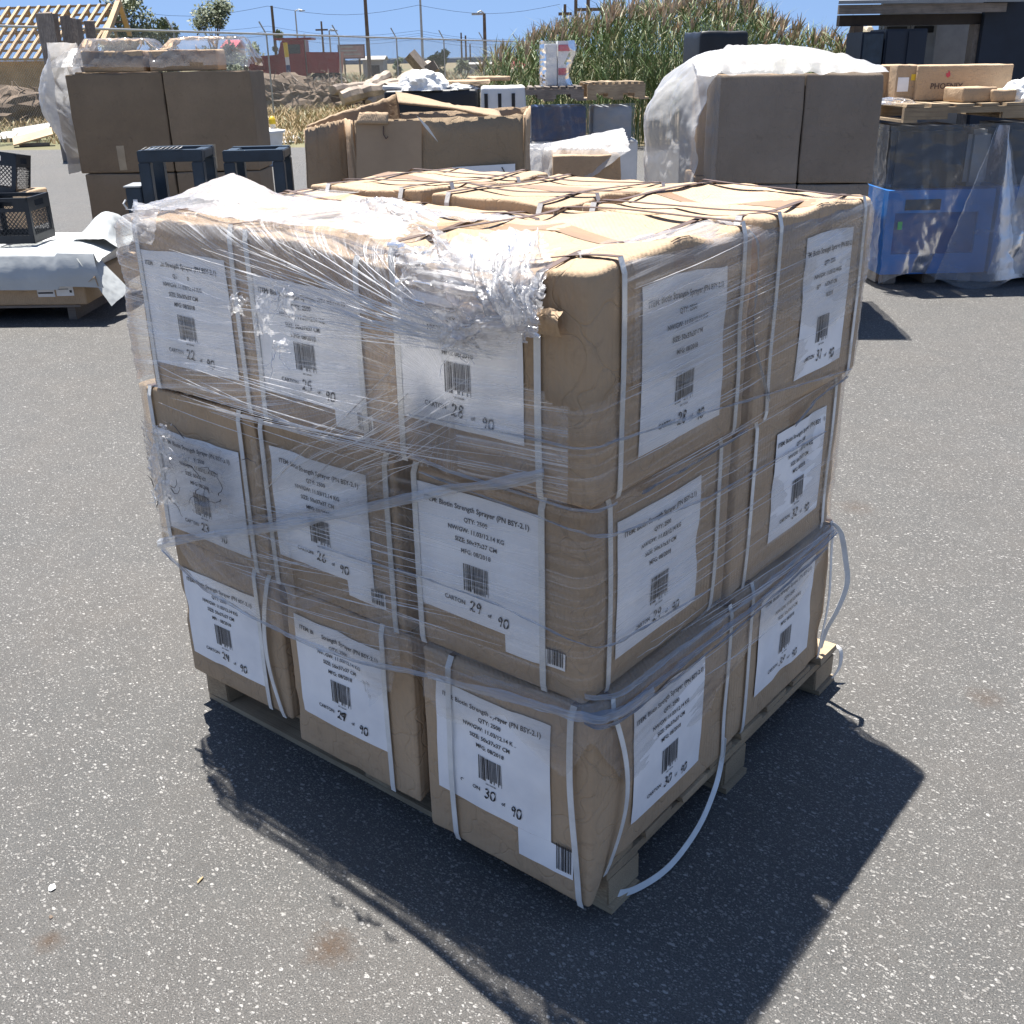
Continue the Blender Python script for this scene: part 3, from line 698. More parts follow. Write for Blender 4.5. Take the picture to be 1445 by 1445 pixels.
rope([(240, 742), (300, 738), (430, 722), (560, 690)], .016, M['film_dirty'], 4, .018)
rope([(578, 634), (650, 662), (740, 690), (812, 712), (870, 702)], .008, M['film_rope'], 5, .010)
rope([(905, 690), (960, 660), (1048, 604)], .010, M['film_sky_tint'], 6, .010)
rope([(238, 770), (300, 828), (400, 884), (500, 922), (600, 940)], .012, M['film_rope'], 7, .012)
rope([(560, 800), (700, 850), (812, 905), (870, 905), (1000, 830)], .0035, M['film_rope'], 8, .010)
rope([(575, 575), (700, 598), (860, 612), (1040, 560), (1188, 520)], .005, M['film_rope'], 9, .011)
rope([(455, 770), (520, 790), (590, 812)], .006, M['film_rope'], 10, .012)
rope([(590, 660), (700, 705), (812, 748), (868, 752), (1000, 700), (1160, 610)], .005, M['film_rope'], 11, .010)
rope([(1118, 600), (1150, 560), (1188, 533)], .010, M['film_sky_tint'], 12, .010)
rope([(1058, 300), (1060, 380), (1052, 470), (1075, 560)], .012, M['film_rope'], 13, .006)
for k, (a, b) in enumerate([((560, 505), (380, 690)), ((575, 545), (440, 680))]):
    rope([a, ((a[0] + b[0]) / 2, (a[1] + b[1]) / 2), b], .0025, M['film_rope'], 20 + k, .012)
# taut strands drawn out of the film
def strands(items, name='film_strand', r=.0007):
    mb = MB()
    for (a, b, sagz) in items:
        pa, pb = px2s(*a), px2s(*b); pts = []
        for k in range(19):
            t = k / 18; pts.append(wrap(pa[0] + (pb[0] - pa[0]) * t, pa[1] + (pb[1] - pa[1]) * t - sagz * sin(pi * t), .0115 + .004 * sin(pi * t) + .002 * noise.noise(Vector((t * 5, a[0], b[1])))))
        mb.tube(pts, [r * (.25 + 1.1 * sin(pi * min(1, .08 + k / 18 * .9)) * random.uniform(.7, 1.2)) for k in range(19)], 4)
    return mb.build(name, M['strand'], wrapped, True)
M['strand'] = film_mat('film_strand', 0.62, 0.3, 3, 100, bmp=.3)
random.seed(12); it = []
for k in range(46):                           # fanning out from the knot over the two left cartons
    t = random.random(); it.append(((690 + random.uniform(-30, 20), 478 + random.uniform(-26, 14)), (random.uniform(215, 520), 330 + t * 130 + random.uniform(-10, 10)), random.uniform(-.004, .004)))
for k in range(22):
    y = random.uniform(560, 640); x0 = random.uniform(215, 330); it.append(((x0, y - 60), (x0 + random.uniform(150, 420), y + random.uniform(-5, 40)), 0.002))
strands(it); it = []
for k in range(60):                           # level streaks round the right face
    s_ = random.random(); y0 = random.uniform(400, 960); x0 = random.uniform(870, 1000); L = random.uniform(60, 190); it.append(((x0, y0), (x0 + L, y0 - L * (.42 + .32 * (y0 - 400) / 560)), .001))
for k in range(46):                           # slanting streaks on the long face, middle layer
    y0 = random.uniform(690, 880); x0 = random.uniform(300, 560); L = random.uniform(80, 230); it.append(((x0, y0), (x0 + L, y0 + L * random.uniform(.18, .36)), .001))
strands(it, r=.0005); it = []
for k in range(26):
    x0 = random.uniform(400, 560); y0 = random.uniform(600, 690); L = random.uniform(60, 200); it.append(((x0, y0), (x0 + L, y0 - L * random.uniform(.35, .75)), .001))
strands(it, r=.0005)
# --- crumpled heaps of loose film on top
def ridged(p):
    v = 0; a = 1.0; f = 1.0
    for k in range(4):
        v += a * (1 - 2 * abs(noise.noise(p * f + Vector((k * 9.1, 0, 0))))); a *= .52; f *= 2.1
    return v * .5 - .5
def heap(name, parent, fn, nu, nv, amp, sc, mt, seed, closed=None, cut=None, fold=None):
    vs = []; fs = []; uv = []; cu = []
    for i in range(nu + 1):
        for j in range(nv + 1):
            u, v = i / nu, j / nv; p = Vector(fn(u, v)); q = p * sc + Vector((seed * 5, seed, -seed))
            if fold:                              # long folds running one way, a little crumple across them
                wb = noise.noise(Vector((u * 2, v * 2, seed))) * .35; q = Vector((u * fold[0] + wb * 4 + v * fold[2], v * fold[1], seed)); 
            e = min(1, 6 * min(v, 1 - v) + .35)
            nrm = Vector((ridged(q), ridged(q + Vector((7, 3, 1))) * 1.0, ridged(q + Vector((1, 8, 4)))))
            vs.append(p + nrm * amp * e); uv.append((u * .5, v * .3)); cu.append(cut is None or cut(u, v))
    for i in range(nu):
        for j in range(nv):
            a = i * (nv + 1) + j; q = (a, a + nv + 1, a + nv + 2, a + 1)
            if all(cu[k] for k in q): fs.append(q)
    return mesh(name, vs, fs, mt, parent, True, uv=uv)
def ragged(seed, e=.06):
    def f(u, v):
        d_ = min(u, 1 - u, v, 1 - v); return d_ > e * (0.6 + noise.noise(Vector((u * 7, v * 7, seed))) + .5 * noise.noise(Vector((u * 23, v * 23, seed))))
    return f
def tent(u, v):                               # over cartons 22 and 25, standing up in folds
    x = -1.165 + .80 * u; y = -.02 + .36 * v
    pk = exp(-((y - .10) / .085) ** 2); hs = [(-1.165, .004), (-1.11, .016), (-1.02, .046), (-.937, .068), (-.87, .046), (-.816, .024), (-.63, .034), (-.485, .034), (-.36, .02)]
    hh_ = .02
    for (a, ha), (b, hb) in zip(hs, hs[1:]):
        if a <= x <= b: hh_ = ha + (hb - ha) * (x - a) / (b - a)
    return (x, y, ZT + .006 + hh_ * pk)
heap('film_bunch', wrapped, tent, 150, 74, .011, 22, M['film_bunch'], 1, cut=ragged(1, .05), fold=(8, 9, -5))
def knot_pt(px, py, y, ): 
    d = ray(px, py); t = (y - CAMP.y) / d.y; return CAMP + d * t
K = {}
def quad_sheet(c00, c10, c01, c11, bulge, bdir=Vector((0.3, -1, .3))):
    def f(u, v):
        a = c00.lerp(c10, u); b = c01.lerp(c11, u); return a.lerp(b, v) + bdir * bulge * sin(pi * u) * sin(pi * v)
    return f
# flap standing up on the near top edge, falling over the long face
f1 = quad_sheet(knot_pt(650, 465, -.105), knot_pt(755, 478, -.105), knot_pt(590, 330, .0), knot_pt(800, 318, .03), .06)
heap('film_bunch', wrapped, f1, 90, 80, .026, 14, M['film_bunch'], 3, cut=ragged(3, .07), fold=(7, 1.6, 2.0))
f2 = quad_sheet(knot_pt(560, 440, -.085), knot_pt(770, 485, -.095), knot_pt(540, 335, -.045), knot_pt(770, 375, -.055), .045)
heap('film_bunch', wrapped, f2, 90, 70, .022, 15, M['film_bunch'], 4, cut=ragged(4, .09), fold=(3, 8, -3.0))
f3 = quad_sheet(knot_pt(705, 470, -.12), knot_pt(762, 455, -.12), knot_pt(690, 345, -.04), knot_pt(755, 320, -.02), .05)
heap('film_bunch', wrapped, f3, 60, 70, .02, 30, M['film_bunch'], 5, cut=ragged(5, .05), fold=(5, 1.4, .5))
f4 = quad_sheet(knot_pt(620, 492, -.10), knot_pt(765, 488, -.11), knot_pt(640, 440, -.09), knot_pt(765, 420, -.09), .03)
heap('film_bunch', wrapped, f4, 60, 30, .015, 34, M['film_bunch'], 6, cut=ragged(6, .08), fold=(2.5, 5, 1))
f5 = quad_sheet(knot_pt(480, 330, .05), knot_pt(640, 350, .03), knot_pt(470, 285, .16), knot_pt(610, 292, .14), .03, Vector((0, -.3, 1)))
heap('film_bunch', wrapped, f5, 60, 40, .022, 24, M['film_bunch'], 7, cut=ragged(7, .08), fold=(3, 6, -1))
# roll along the top edge right of the knot, up to the corner tuft
f6 = quad_sheet(Vector((.012, .02, ZT - .016)), Vector((.024, .47, ZT - .012)), Vector((-.075, .03, ZT + .010)), Vector((-.05, .47, ZT + .016)), .002, Vector((0, 0, 1)))
heap('film_bunch', wrapped, f6, 90, 22, .009, 26, M['film_bunch'], 8, cut=ragged(8, .05), fold=(3, 5, 1))
f8 = quad_sheet(knot_pt(186, 340, -.03), knot_pt(215, 345, -.05), knot_pt(188, 284, .02), knot_pt(225, 292, .0), .01)
heap('film_bunch', wrapped, f8, 20, 36, .010, 30, M['film_bunch'], 10)
# curled rim of the tear over carton 25 and the frayed bits on carton 23
for k, (x_, y_, w_, h_) in enumerate([(375, 445, 34, 80), (400, 490, 30, 26), (340, 430, 30, 40), (410, 430, 22, 60), (232, 610, 40, 26), (235, 690, 26, 60), (255, 655, 40, 40), (640, 470, 60, 50), (300, 715, 70, 26), (225, 650, 24, 80)]):
    yy = -.085 if y_ < 520 else -.055
    f_ = quad_sheet(knot_pt(x_ - w_ / 2, y_ + h_ / 2, yy), knot_pt(x_ + w_ / 2, y_ + h_ / 2, yy), knot_pt(x_ - w_ / 2, y_ - h_ / 2, yy), knot_pt(x_ + w_ / 2, y_ - h_ / 2, yy), .02)
    heap('torn_film', wrapped, f_, 26, 26, .011, 45, M['film_bunch'] if k not in (6, 8) else M['film_dirty'], 20 + k, cut=ragged(20 + k, .22))
random.seed(9)
th = MB()
for k in range(14):
    x_, y_ = random.choice([(250, 640), (300, 690), (290, 710), (235, 700), (330, 690), (318, 655)]); x_ += random.uniform(-25, 25); y_ += random.uniform(-25, 25)
    p = knot_pt(x_, y_, -.045); a = random.uniform(-.6, .6) + (pi if random.random() < .4 else 0); pts = [p]
    for i in range(7):
        a += random.uniform(-.7, .7); p = p + Vector((cos(a) * .009, random.uniform(-.004, .003), sin(a) * .009)); pts.append(p)
    th.tube(pts, [.0008, .0012, .001, .0008, .0007, .0006, .0005, .0004], 4)
th.build('frayed_thread', M['soot'], wrapped)
th = MB()
for k in range(30):
    x_, y_ = random.choice([(395, 490), (400, 420), (226, 640), (222, 700), (640, 490)]); x_ += random.uniform(-14, 14); y_ += random.uniform(-14, 14)
    p = knot_pt(x_, y_, -.06); a = random.uniform(0, 6.28); pts = [p]
    for i in range(7):
        a += random.uniform(-.7, .7); p = p + Vector((cos(a) * .008, random.uniform(-.005, .003), sin(a) * .008)); pts.append(p)
    th.tube(pts, [.001] * 4 + [.0006] * 4, 4)
th.build('frayed_thread', M['film_rope'], wrapped)

# loose ends of strapping: the loop lying on the ground from carton 30 and the bow off carton 33
def loose(parent, pts, lat, width=.0125):
    P_ = [Vector(p) for p in pts]; out = []
    for i in range(len(P_) - 1):
        p0 = P_[max(i - 1, 0)]; p1 = P_[i]; p2 = P_[i + 1]; p3 = P_[min(i + 2, len(P_) - 1)]
        for t in (0, .2, .4, .6, .8): out.append(.5 * ((2 * p1) + (p2 - p0) * t + (2 * p0 - 5 * p1 + 4 * p2 - p3) * t * t + (3 * p1 - p0 - 3 * p2 + p3) * t ** 3))
    out.append(P_[-1]); mb = MB(); L = [Vector(lat[0]).lerp(Vector(lat[1]), i / (len(out) - 1)) for i in range(len(out))]
    mb.ribbon(out, L, width, .0012)
    o_ = mb.build('strap_end', M['strap'], None); o_.parent = parent; o_.matrix_parent_inverse = Matrix.Translation(parent.location).inverted(); return o_
loose(c30, [gp(1022, 1040, .16), gp(1018, 1075, .10), gp(1008, 1115, .06), gp(985, 1168, .03), gp(945, 1222, .015), gp(900, 1253, .012), gp(868, 1260, .025), gp(845, 1245, .06)], [(.7, .2, -.6), (0, -.5, -.7)], .0135)
loose(c33, [(.015, .965, .475), (.035, .975, .45), (.05, .985, .38), (.058, .99, .32), (.045, .985, .25), (.02, .99, .18), (.01, .99, .125)], [(1, .4, 0), (.6, .8, 0)])
loose(c33, [(.01, 1.07, .1), (.03, 1.08, .085), (.035, 1.07, .04), (.02, 1.05, .003)], [(.3, 1, 0), (.3, 1, 0)])

# ================================================================ BACKGROUND: helpers
def lev(p): return (p - CAMP).dot(FH)
def fr(px, py, z=0.0, yaw=0.0, dist=None):
    """origin (and heading) of something whose front-left foot is seen there"""
    if dist is None: p = gp(px, py, z)
    else: p = dp(px, py, dist)
    return p, CYAW + yaw
def wd(px0, px1, py, dist): return (dp(px1, py, dist) - dp(px0, py, dist)).length
def hz(px, py, dist): return dp(px, py, dist).z
M['black_steel'] = mat('black_steel', (0.012, 0.014, 0.018), 0.45, 0.3, 6)
M['navy_steel'] = mat('navy_steel', (0.022, 0.040, 0.062), 0.4, 0.35, 9)
M['blue_paint'] = mat('blue_machine_paint', (0.015, 0.17, 0.55), 0.4, 0.25, 3)
M['blue_dark'] = mat('dark_blue_paint', (0.012, 0.04, 0.14), 0.4, 0.3, 4)
M['crate'] = mat('black_crate_plastic', (0.014, 0.019, 0.026), 0.42, 0.3, 14)
M['tarp'] = mat('grey_vinyl', (0.44, 0.46, 0.46), 0.42, 0.12, 3, bmp=0.2)
M['white'] = mat('white_paint', (0.72, 0.72, 0.70), 0.5, 0.1, 6)
M['foam'] = mat('white_foam', (0.80, 0.80, 0.78), 0.8, 0.12, 14, bmp=0.6)
M['grey'] = mat('grey_paint', (0.28, 0.30, 0.32), 0.6, 0.2, 3)
M['red_paint'] = mat('red_truck_paint', (0.24, 0.010, 0.018), 0.35, 0.3, 0.8)
M['tyre'] = mat('tyre_rubber', (0.02, 0.02, 0.02), 0.9, 0.3, 4)
M['glass'] = mat('dark_glass', (0.03, 0.05, 0.06), 0.2, 0.2, 2, bmp=0)
M['galv'] = mat('galvanised_steel', (0.42, 0.43, 0.43), 0.4, 0.2, 3, metallic=0.6)
M['wire'] = mat('fence_wire', (0.30, 0.31, 0.30), 0.5, 0.1, 3, metallic=0.3, bmp=0)
M['yellow'] = mat('yellow_paint', (0.75, 0.52, 0.03), 0.5, 0.2, 6)
M['redfade'] = mat('red_wrapped_goods', (0.55, 0.06, 0.09), 0.5, 0.2, 4)
M['leaf_a'] = mat('olive_leaves', (0.145, 0.175, 0.095), 0.6, 0.45, 1.2, bmp=0); M['leaf_b'] = mat('green_leaves', (0.05, 0.095, 0.03), 0.6, 0.45, 1.2, bmp=0)
M['bark'] = mat('bark', (0.16, 0.12, 0.09), 0.9, 0.4, 4)
M['reed_g'] = mat('reed_green', (0.10, 0.155, 0.045), 0.55, 0.5, 1.5, bmp=0); M['reed_y'] = mat('reed_pale', (0.30, 0.29, 0.14), 0.6, 0.3, 2, bmp=0)
M['plume'] = mat('reed_plume', (0.56, 0.43, 0.31), 0.9, 0.3, 3, bmp=0)
M['straw'] = mat('dry_straw', (0.42, 0.31, 0.17), 0.85, 0.4, 1.5, bmp=0)
M['log'] = mat('pale_log', (0.44, 0.36, 0.29), 0.85, 0.45, 2.5, bmp=0.5); M['root'] = mat('dark_roots', (0.17, 0.125, 0.09), 0.95, 0.5, 2, bmp=0.6)
M['tan'] = mat('tan_timber', (0.44, 0.31, 0.18), 0.8, 0.25, 2)
M['concrete'] = mat('pale_concrete', (0.42, 0.41, 0.39), 0.85, 0.2, 2)
M['hill'] = mat('far_hill', (0.16, 0.20, 0.25), 1.0, 0.2, 0.002, bmp=0)
M['tape_far'] = mat('clear_tape', (0.34, 0.28, 0.20), 0.35, 0.2, 9)
def plate(mb, pts, th, mi=0):
    P_ = [Vector(p) for p in pts]; nrm = (P_[1] - P_[0]).cross(P_[2] - P_[0]).normalized() * th; n = len(P_)
    mb.add(P_ + [p + nrm for p in P_], [tuple(range(n))[::-1], tuple(range(n, 2 * n))] + [(i, (i + 1) % n, (i + 1) % n + n, i + n) for i in range(n)], mi)
def plain_carton(label, loc, rz, w, d, h, seed, group=None, r=.012, name='large_carton', mt=None, n=7, bulge=.012, nz=.012):
    root = thing(name, label, 'carton', loc, rz, group)
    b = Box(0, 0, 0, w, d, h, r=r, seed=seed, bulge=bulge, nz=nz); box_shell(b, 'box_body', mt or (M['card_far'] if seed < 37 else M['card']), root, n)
    if seed in (31, 32, 33, 34): patch(b, 'F', [(w * .42, .02, w * .42 + .06, h * .28)], .002, 'tape', M['tape_far'], root, (3, 5))
    return root, b
def sheet(name, parent, fn, nu, nv, mt, amp=.01, sc=8, seed=0, cut=None):
    return heap(name, parent, fn, nu, nv, amp, sc, mt, seed, cut=cut)
def loc_pt(root, x, y, z):
    return Matrix.Translation(root.location) @ Matrix.Rotation(root.rotation_euler.z, 4, 'Z') @ Vector((x, y, z))

# ================================================================ LEFT: stacked tan cartons with plastic
dL = lev(gp(160, 376)); base = gp(100, 376); base = dp(96, 376, dL)
base.z = 0
wU = wd(92, 229, 110, dL); wU2 = wd(229, 352, 110, dL)
zs = hz(230, 243, dL); ztp = hz(230, 102, dL)
o0 = dp(92, 110, dL); o0.z = 0; G2 = 'large tan cartons stacked in the left distance'
X = Matrix.Rotation(CYAW, 4, 'Z')
def off(o, x, y, z): return o + X @ Vector((x, y, z))
bp_ = thing('pallet', 'dark pallet under the large tan cartons at the left', 'pallet', off(o0, 0, 0, 0), CYAW)
mb = MB()
for k in range(6): mb.box((-.02, k * .19, .10), (wU + wU2 + .02, k * .19 + .1, .12))
mb.build('deck', M['wood_grey'], bp_); mb = MB()
for x in (0, .5, wU + wU2 - .05): mb.box((x, 0, 0), (x + .05, 1.05, .098))
mb.build('stringer', M['wood_grey'], bp_)
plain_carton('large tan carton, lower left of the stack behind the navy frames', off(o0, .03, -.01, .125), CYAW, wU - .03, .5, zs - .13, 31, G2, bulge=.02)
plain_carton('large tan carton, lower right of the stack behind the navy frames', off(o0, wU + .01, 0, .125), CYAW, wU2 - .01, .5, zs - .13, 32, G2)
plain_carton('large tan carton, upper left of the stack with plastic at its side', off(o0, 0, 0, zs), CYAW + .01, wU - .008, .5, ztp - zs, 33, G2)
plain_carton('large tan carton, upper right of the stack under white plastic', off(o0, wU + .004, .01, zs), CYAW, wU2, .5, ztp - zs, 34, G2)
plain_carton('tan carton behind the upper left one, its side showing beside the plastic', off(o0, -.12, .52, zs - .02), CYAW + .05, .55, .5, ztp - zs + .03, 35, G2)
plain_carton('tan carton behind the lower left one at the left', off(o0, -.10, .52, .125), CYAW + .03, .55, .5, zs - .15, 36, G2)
for k, (xa, xb) in enumerate(((118, 205), (212, 308))):
    a = dp(xa, 100, dL + .05); w_ = wd(xa, xb, 90, dL + .05); a.z = ztp + .006
    plain_carton('low tan box under clear plastic on the left stack, %s of two' % ('left' if k == 0 else 'right'), a, CYAW + (.06 if k else -.04), w_, .35, hz(200, 72, dL) - ztp, 37 + k, 'low boxes on top of the left stack', name='low_box', n=5)
pl = thing('plastic_cover', 'milky plastic bag billowing over the tan cartons at the left', 'plastic sheet', off(o0, 0, 0, 0), CYAW)
hT = hz(200, 58, dL)
def cover(u, v):
    x = .02 + u * (wU + wU2 + .02); y = -.02 + v * .55
    z = ztp + .02 + (hT - ztp) * min(1, 7 * min(u, 1 - u) ** .8) * min(1, 5 * min(v, 1.01 - v) + .0) * (1 - .35 * exp(-((u - .48) / .05) ** 2))
    return (x, y, z)
sheet('top_cover', pl, cover, 90, 50, M['poly_clear'], .028, 9, 31, ragged(31, .02))
def side(u, v):                               # balloon hanging off the left side
    z = ztp + .22 - v * (ztp + .20 - hz(60, 250, dL)); k = sin(pi * min(1, v * 1.1 + .05))
    x = -.02 - .30 * k * sin(pi * u) ** .6 + .12 * (1 - v) * sin(pi * u) - .06; y = -.04 + u * .62
    return (x, y, z)
sheet('side_bag', pl, side, 60, 70, M['poly'], .035, 3.5, 32)
def bridge(u, v):
    return (-.12 + .36 * u, .02 + .5 * v, ztp + .05 + .13 * sin(pi * u * .8 + .5) * sin(pi * v))
sheet('top_fold', pl, bridge, 40, 40, M['poly'], .03, 9, 33)

# navy steel stands between the wrapped stack and the tan cartons
def stand(px0, px1, ytop, dist, label, bracket):
    a = dp(px0, ytop, dist); w_ = wd(px0, px1, ytop, dist); h_ = a.z; a.z = 0; t = .055
    root = thing('steel_stand', label, 'steel frame', a, CYAW + .06, 'navy steel stands behind the wrapped stack')
    for x in (0, w_ - t):
        mb = MB(); mb.box((x, 0, .012), (x + t, t, h_ - t), bev=.004); mb.build('leg', M['navy_steel'], root)
        mb = MB(); mb.box((x, .26, .012), (x + t, .26 + t, h_ - t), bev=.004); mb.build('leg', M['navy_steel'], root)
    mb = MB(); mb.box((0, 0, h_ - t + .001), (w_, t, h_), bev=.004); mb.box((0, .26, h_ - t + .001), (w_, .26 + t, h_), bev=.004); mb.build('crossbar', M['navy_steel'], root)
    mb = MB(); mb.box((0, t + .001, h_ - t * .8), (t, .259, h_ - .004), bev=.004); mb.box((w_ - t, t + .001, h_ - t * .8), (w_, .259, h_ - .004), bev=.004); mb.build('side_rail', M['navy_steel'], root)
    mb = MB(); mb.box((-.03, -.03, 0), (w_ + .03, .36, .011)); mb.build('foot_plate', M['navy_steel'], root)
    s_ = MB(); s_.box((-.075, -.01, h_ - .30), (-.002, .16, h_ - .165), bev=.004); sb = s_.build('junction_box', M['navy_steel'], root)
    s_ = MB(); s_.box((-.082, -.016, h_ - .1645), (.0, .17, h_ - .158)); s_.build('lid', M['galv'], sb)
    if bracket:
        s_ = MB(); s_.box((-.045, -.0125, h_ - .27), (-.025, -.0105, h_ - .22)); s_.build('sticker', M['paper'], sb)
        s_ = MB(); s_.tube([(-.078, -.02, h_ - .22), (-.088, -.03, h_ - .235), (-.078, -.02, h_ - .26)], .005, 6); s_.build('hook', M['white'], sb)
    rg = MB()
    for i in range(9):
        rg.add([(0.02 + w_ * .07 * i, -.008 + .02 * noise.noise(Vector((i, 3, 1))), h_ + .003), (0.02 + w_ * .07 * (i + 1), -.004, h_ + .012), (0.02 + w_ * .07 * (i + 1), .05, h_ + .016 + .01 * noise.noise(Vector((i, 1, 9)))), (0.02 + w_ * .07 * i, .05, h_ + .004)], [(0, 1, 2, 3)])
    if bracket: tag(rg.build('paper_rag', M['foam'], root))
    return root
stand(192, 283, 213, 5.3, 'navy steel stand with a small junction box, just behind the left end of the film', True)
stand(313, 398, 213, 5.45, 'navy steel stand nearer the open torn carton, second one', False)

# ================================================================ LEFT EDGE: grey tarp stack and crates
dT = lev(gp(60, 452)); aT = dp(-150, 452, dT); aT.z = 0
wT = wd(-150, 132, 430, dT)
tp = thing('pallet', 'dark pallet under the flat carton and grey vinyl at the left edge', 'pallet', aT, CYAW - .02)
mb = MB()
for k in range(6): mb.box((0, k * .19, .085), (wT - .05, k * .19 + .1, .1))
mb.build('deck', M['wood_grey'], tp); mb = MB()
for x in (.05, .5, wT - .15): mb.box((x, .03, 0), (x + .05, 1.0, .084))
mb.build('stringer', M['wood_grey'], tp)
fc, fb = plain_carton('flat tan carton with a white sticker under the grey vinyl sheet', off(aT, 0, -.01, .102), CYAW - .02, wT, 1.0, .17, 41, None, name='flat_carton')
lb = patch(fb, 'F', [(wT - .30, .055, wT - .19, .155), (wT - .18, .06, wT - .07, .15)], .002, 'shipping_label', M['paper'], fc, (4, 4))
tx = MB()
for (u0, v0, u1, v1) in ((-.295, .14, -.20, .145), (-.295, .115, -.20, .12), (-.295, .10, -.22, .104), (-.295, .075, -.20, .085), (-.175, .12, -.11, .124), (-.175, .10, -.10, .104), (-.095, .08, -.08, .095)):
    tx.add([face_pt(fb, 'F', wT + a, b, .0035) for a, b in ((u0, v0), (u1, v0), (u1, v1), (u0, v1))], [(0, 1, 2, 3)])
tx.build('print', M['ink'], lb)
gb, _ = plain_carton('grey foam slab between the flat carton and the vinyl sheet', off(aT, .02, .02, .275), CYAW - .02, wT - .06, .95, .14, 42, None, name='foam_slab', mt=M['foam'])
tarp = thing('vinyl_sheet', 'grey vinyl sheet folded over the low stack under the black crates', 'vinyl sheet', aT, CYAW - .02)
zt = .425
def tf(u, v):
    x = -.05 + u * (wT + .12); L = v * 1.21
    if L < .95: y = .93 - L; z = zt + .02 * sin(u * 7 + v * 5) * (1 if L < .9 else .3)
    else:
        q = L - .95; y = -.03 - .05 * sin(min(1, q / .2) * pi / 2) - .03 * u; z = zt - q * .80
    if u > .86:
        k = (u - .86) / .14; x += .10 * k * (max(0, L - .75) / .5); z -= .05 * k * (1 if L < .95 else .2) + (.0 if L < .95 else -.02)
    return (x, y, z)
sheet('sheet_body', tarp, tf, 90, 80, M['tarp'], .008, 4, 41)
def tf2(u, v): return (wT + .02 + .16 * u + .02 * v, -.10 + .30 * v + .02 * u, zt - .02 - .30 * u * (1 - .3 * v) - .05 * v)
sheet('folded_corner', tarp, tf2, 30, 30, M['tarp'], .01, 5, 42)
def tf3(u, v): return (wT - .18 + .30 * u, .35 + .62 * v, zt + .03 + .13 * sin(pi * v) * sin(pi * min(1, u * 1.2)) - .2 * max(0, u - .7))
sheet('loose_fold', tarp, tf3, 40, 40, M['tarp'], .02, 5, 43)
bl = MB(); bl.ribbon([off(Vector((0, 0, 0)), 0, 0, 0) * 0 + Vector(p) for p in ((wT - .02, -.03, .13), (wT + .06, -.07, .16), (wT + .12, -.09, .20), (wT + .13, -.08, .14))], [(0, 1, .3)] * 4, .05, .003); bl.build('torn_strip', M['card_dark'], fc)
def crate(label, T, seed):
    L_, H_ = .335, .28
    root = thing('milk_crate', label, 'crate', (0, 0, 0), 0, 'black milk crates on the grey vinyl'); root.matrix_world = T; t = .006
    for k in range(4):
        R_ = Matrix.Translation((L_ / 2, L_ / 2, 0)) @ Matrix.Rotation(k * pi / 2, 4, 'Z') @ Matrix.Translation((-L_ / 2, -L_ / 2, 0)); mb = MB()
        mb.box((0, 0, 0), (L_, t, .05), R_); mb.box((0, 0, H_ - .022), (L_, t + .008, H_), R_)
        mb.box((0, .001, .0501), (.03, t, H_ - .0221), R_); mb.box((L_ - .03, .001, .0501), (L_, t, H_ - .0221), R_)
        mb.box((.0301, .001, H_ - .062), (.10, t, H_ - .0221), R_); mb.box((L_ - .10, .001, H_ - .062), (L_ - .0301, t, H_ - .0221), R_); mb.box((.0301, .001, H_ - .085), (L_ - .0301, t, H_ - .0621), R_)
        z0, z1_, x0, x1_ = .05, H_ - .085, .03, L_ - .03; st = .026
        for sg in (1, -1):
            for i in range(-10, 24):
                c = x0 + i * st; pts = []
                for q in range(0, 41):
                    z = z0 + (z1_ - z0) * q / 40; x = c + sg * (z - z0) * .9
                    if x0 <= x <= x1_: pts.append((x, z))
                if len(pts) > 3:
                    (xa, za), (xb, zb) = pts[0], pts[-1]; w2 = .0024; y0 = .0015 if sg > 0 else .0032
                    vs = [R_ @ Vector(p) for p in ((xa - w2, y0, za), (xa + w2, y0, za), (xb + w2, y0, zb), (xb - w2, y0, zb), (xa - w2, y0 + .002, za), (xa + w2, y0 + .002, za), (xb + w2, y0 + .002, zb), (xb - w2, y0 + .002, zb))]
                    mb.add(vs, [(0, 1, 2, 3), (7, 6, 5, 4), (0, 4, 5, 1), (3, 2, 6, 7), (0, 3, 7, 4), (1, 5, 6, 2)])
        mb.build('side_panel', M['crate'], root)
    mb = MB()
    for i in range(9): mb.box((.01 + i * .036, .01, .0), (.018 + i * .036, L_ - .01, .006)); mb.box((.01, .01 + i * .036, .0062), (L_ - .01, .018 + i * .036, .010))
    mb.build('bottom_grid', M['crate'], root)
a = gp(-24, 345, zt + .03); crate('black lattice milk crate standing upright on the grey vinyl sheet', Matrix.Translation(a) @ Matrix.Rotation(CYAW + .0, 4, 'Z'), 1)
a = dp(-50, 268, lev(gp(-14, 345, zt)) + .50)
plain_carton('plain tan box on the vinyl sheet holding up the tilted crate', Vector((a.x, a.y, zt + .03)), CYAW, .40, .40, a.z - zt - .06, 43, None, name='low_box', n=4)
crate('black lattice milk crate tilted behind the upright one', Matrix.Translation(a) @ Matrix.Rotation(CYAW + .12, 4, 'Z') @ Matrix.Rotation(-.10, 4, 'X') @ Matrix.Rotation(.16, 4, 'Y'), 2)

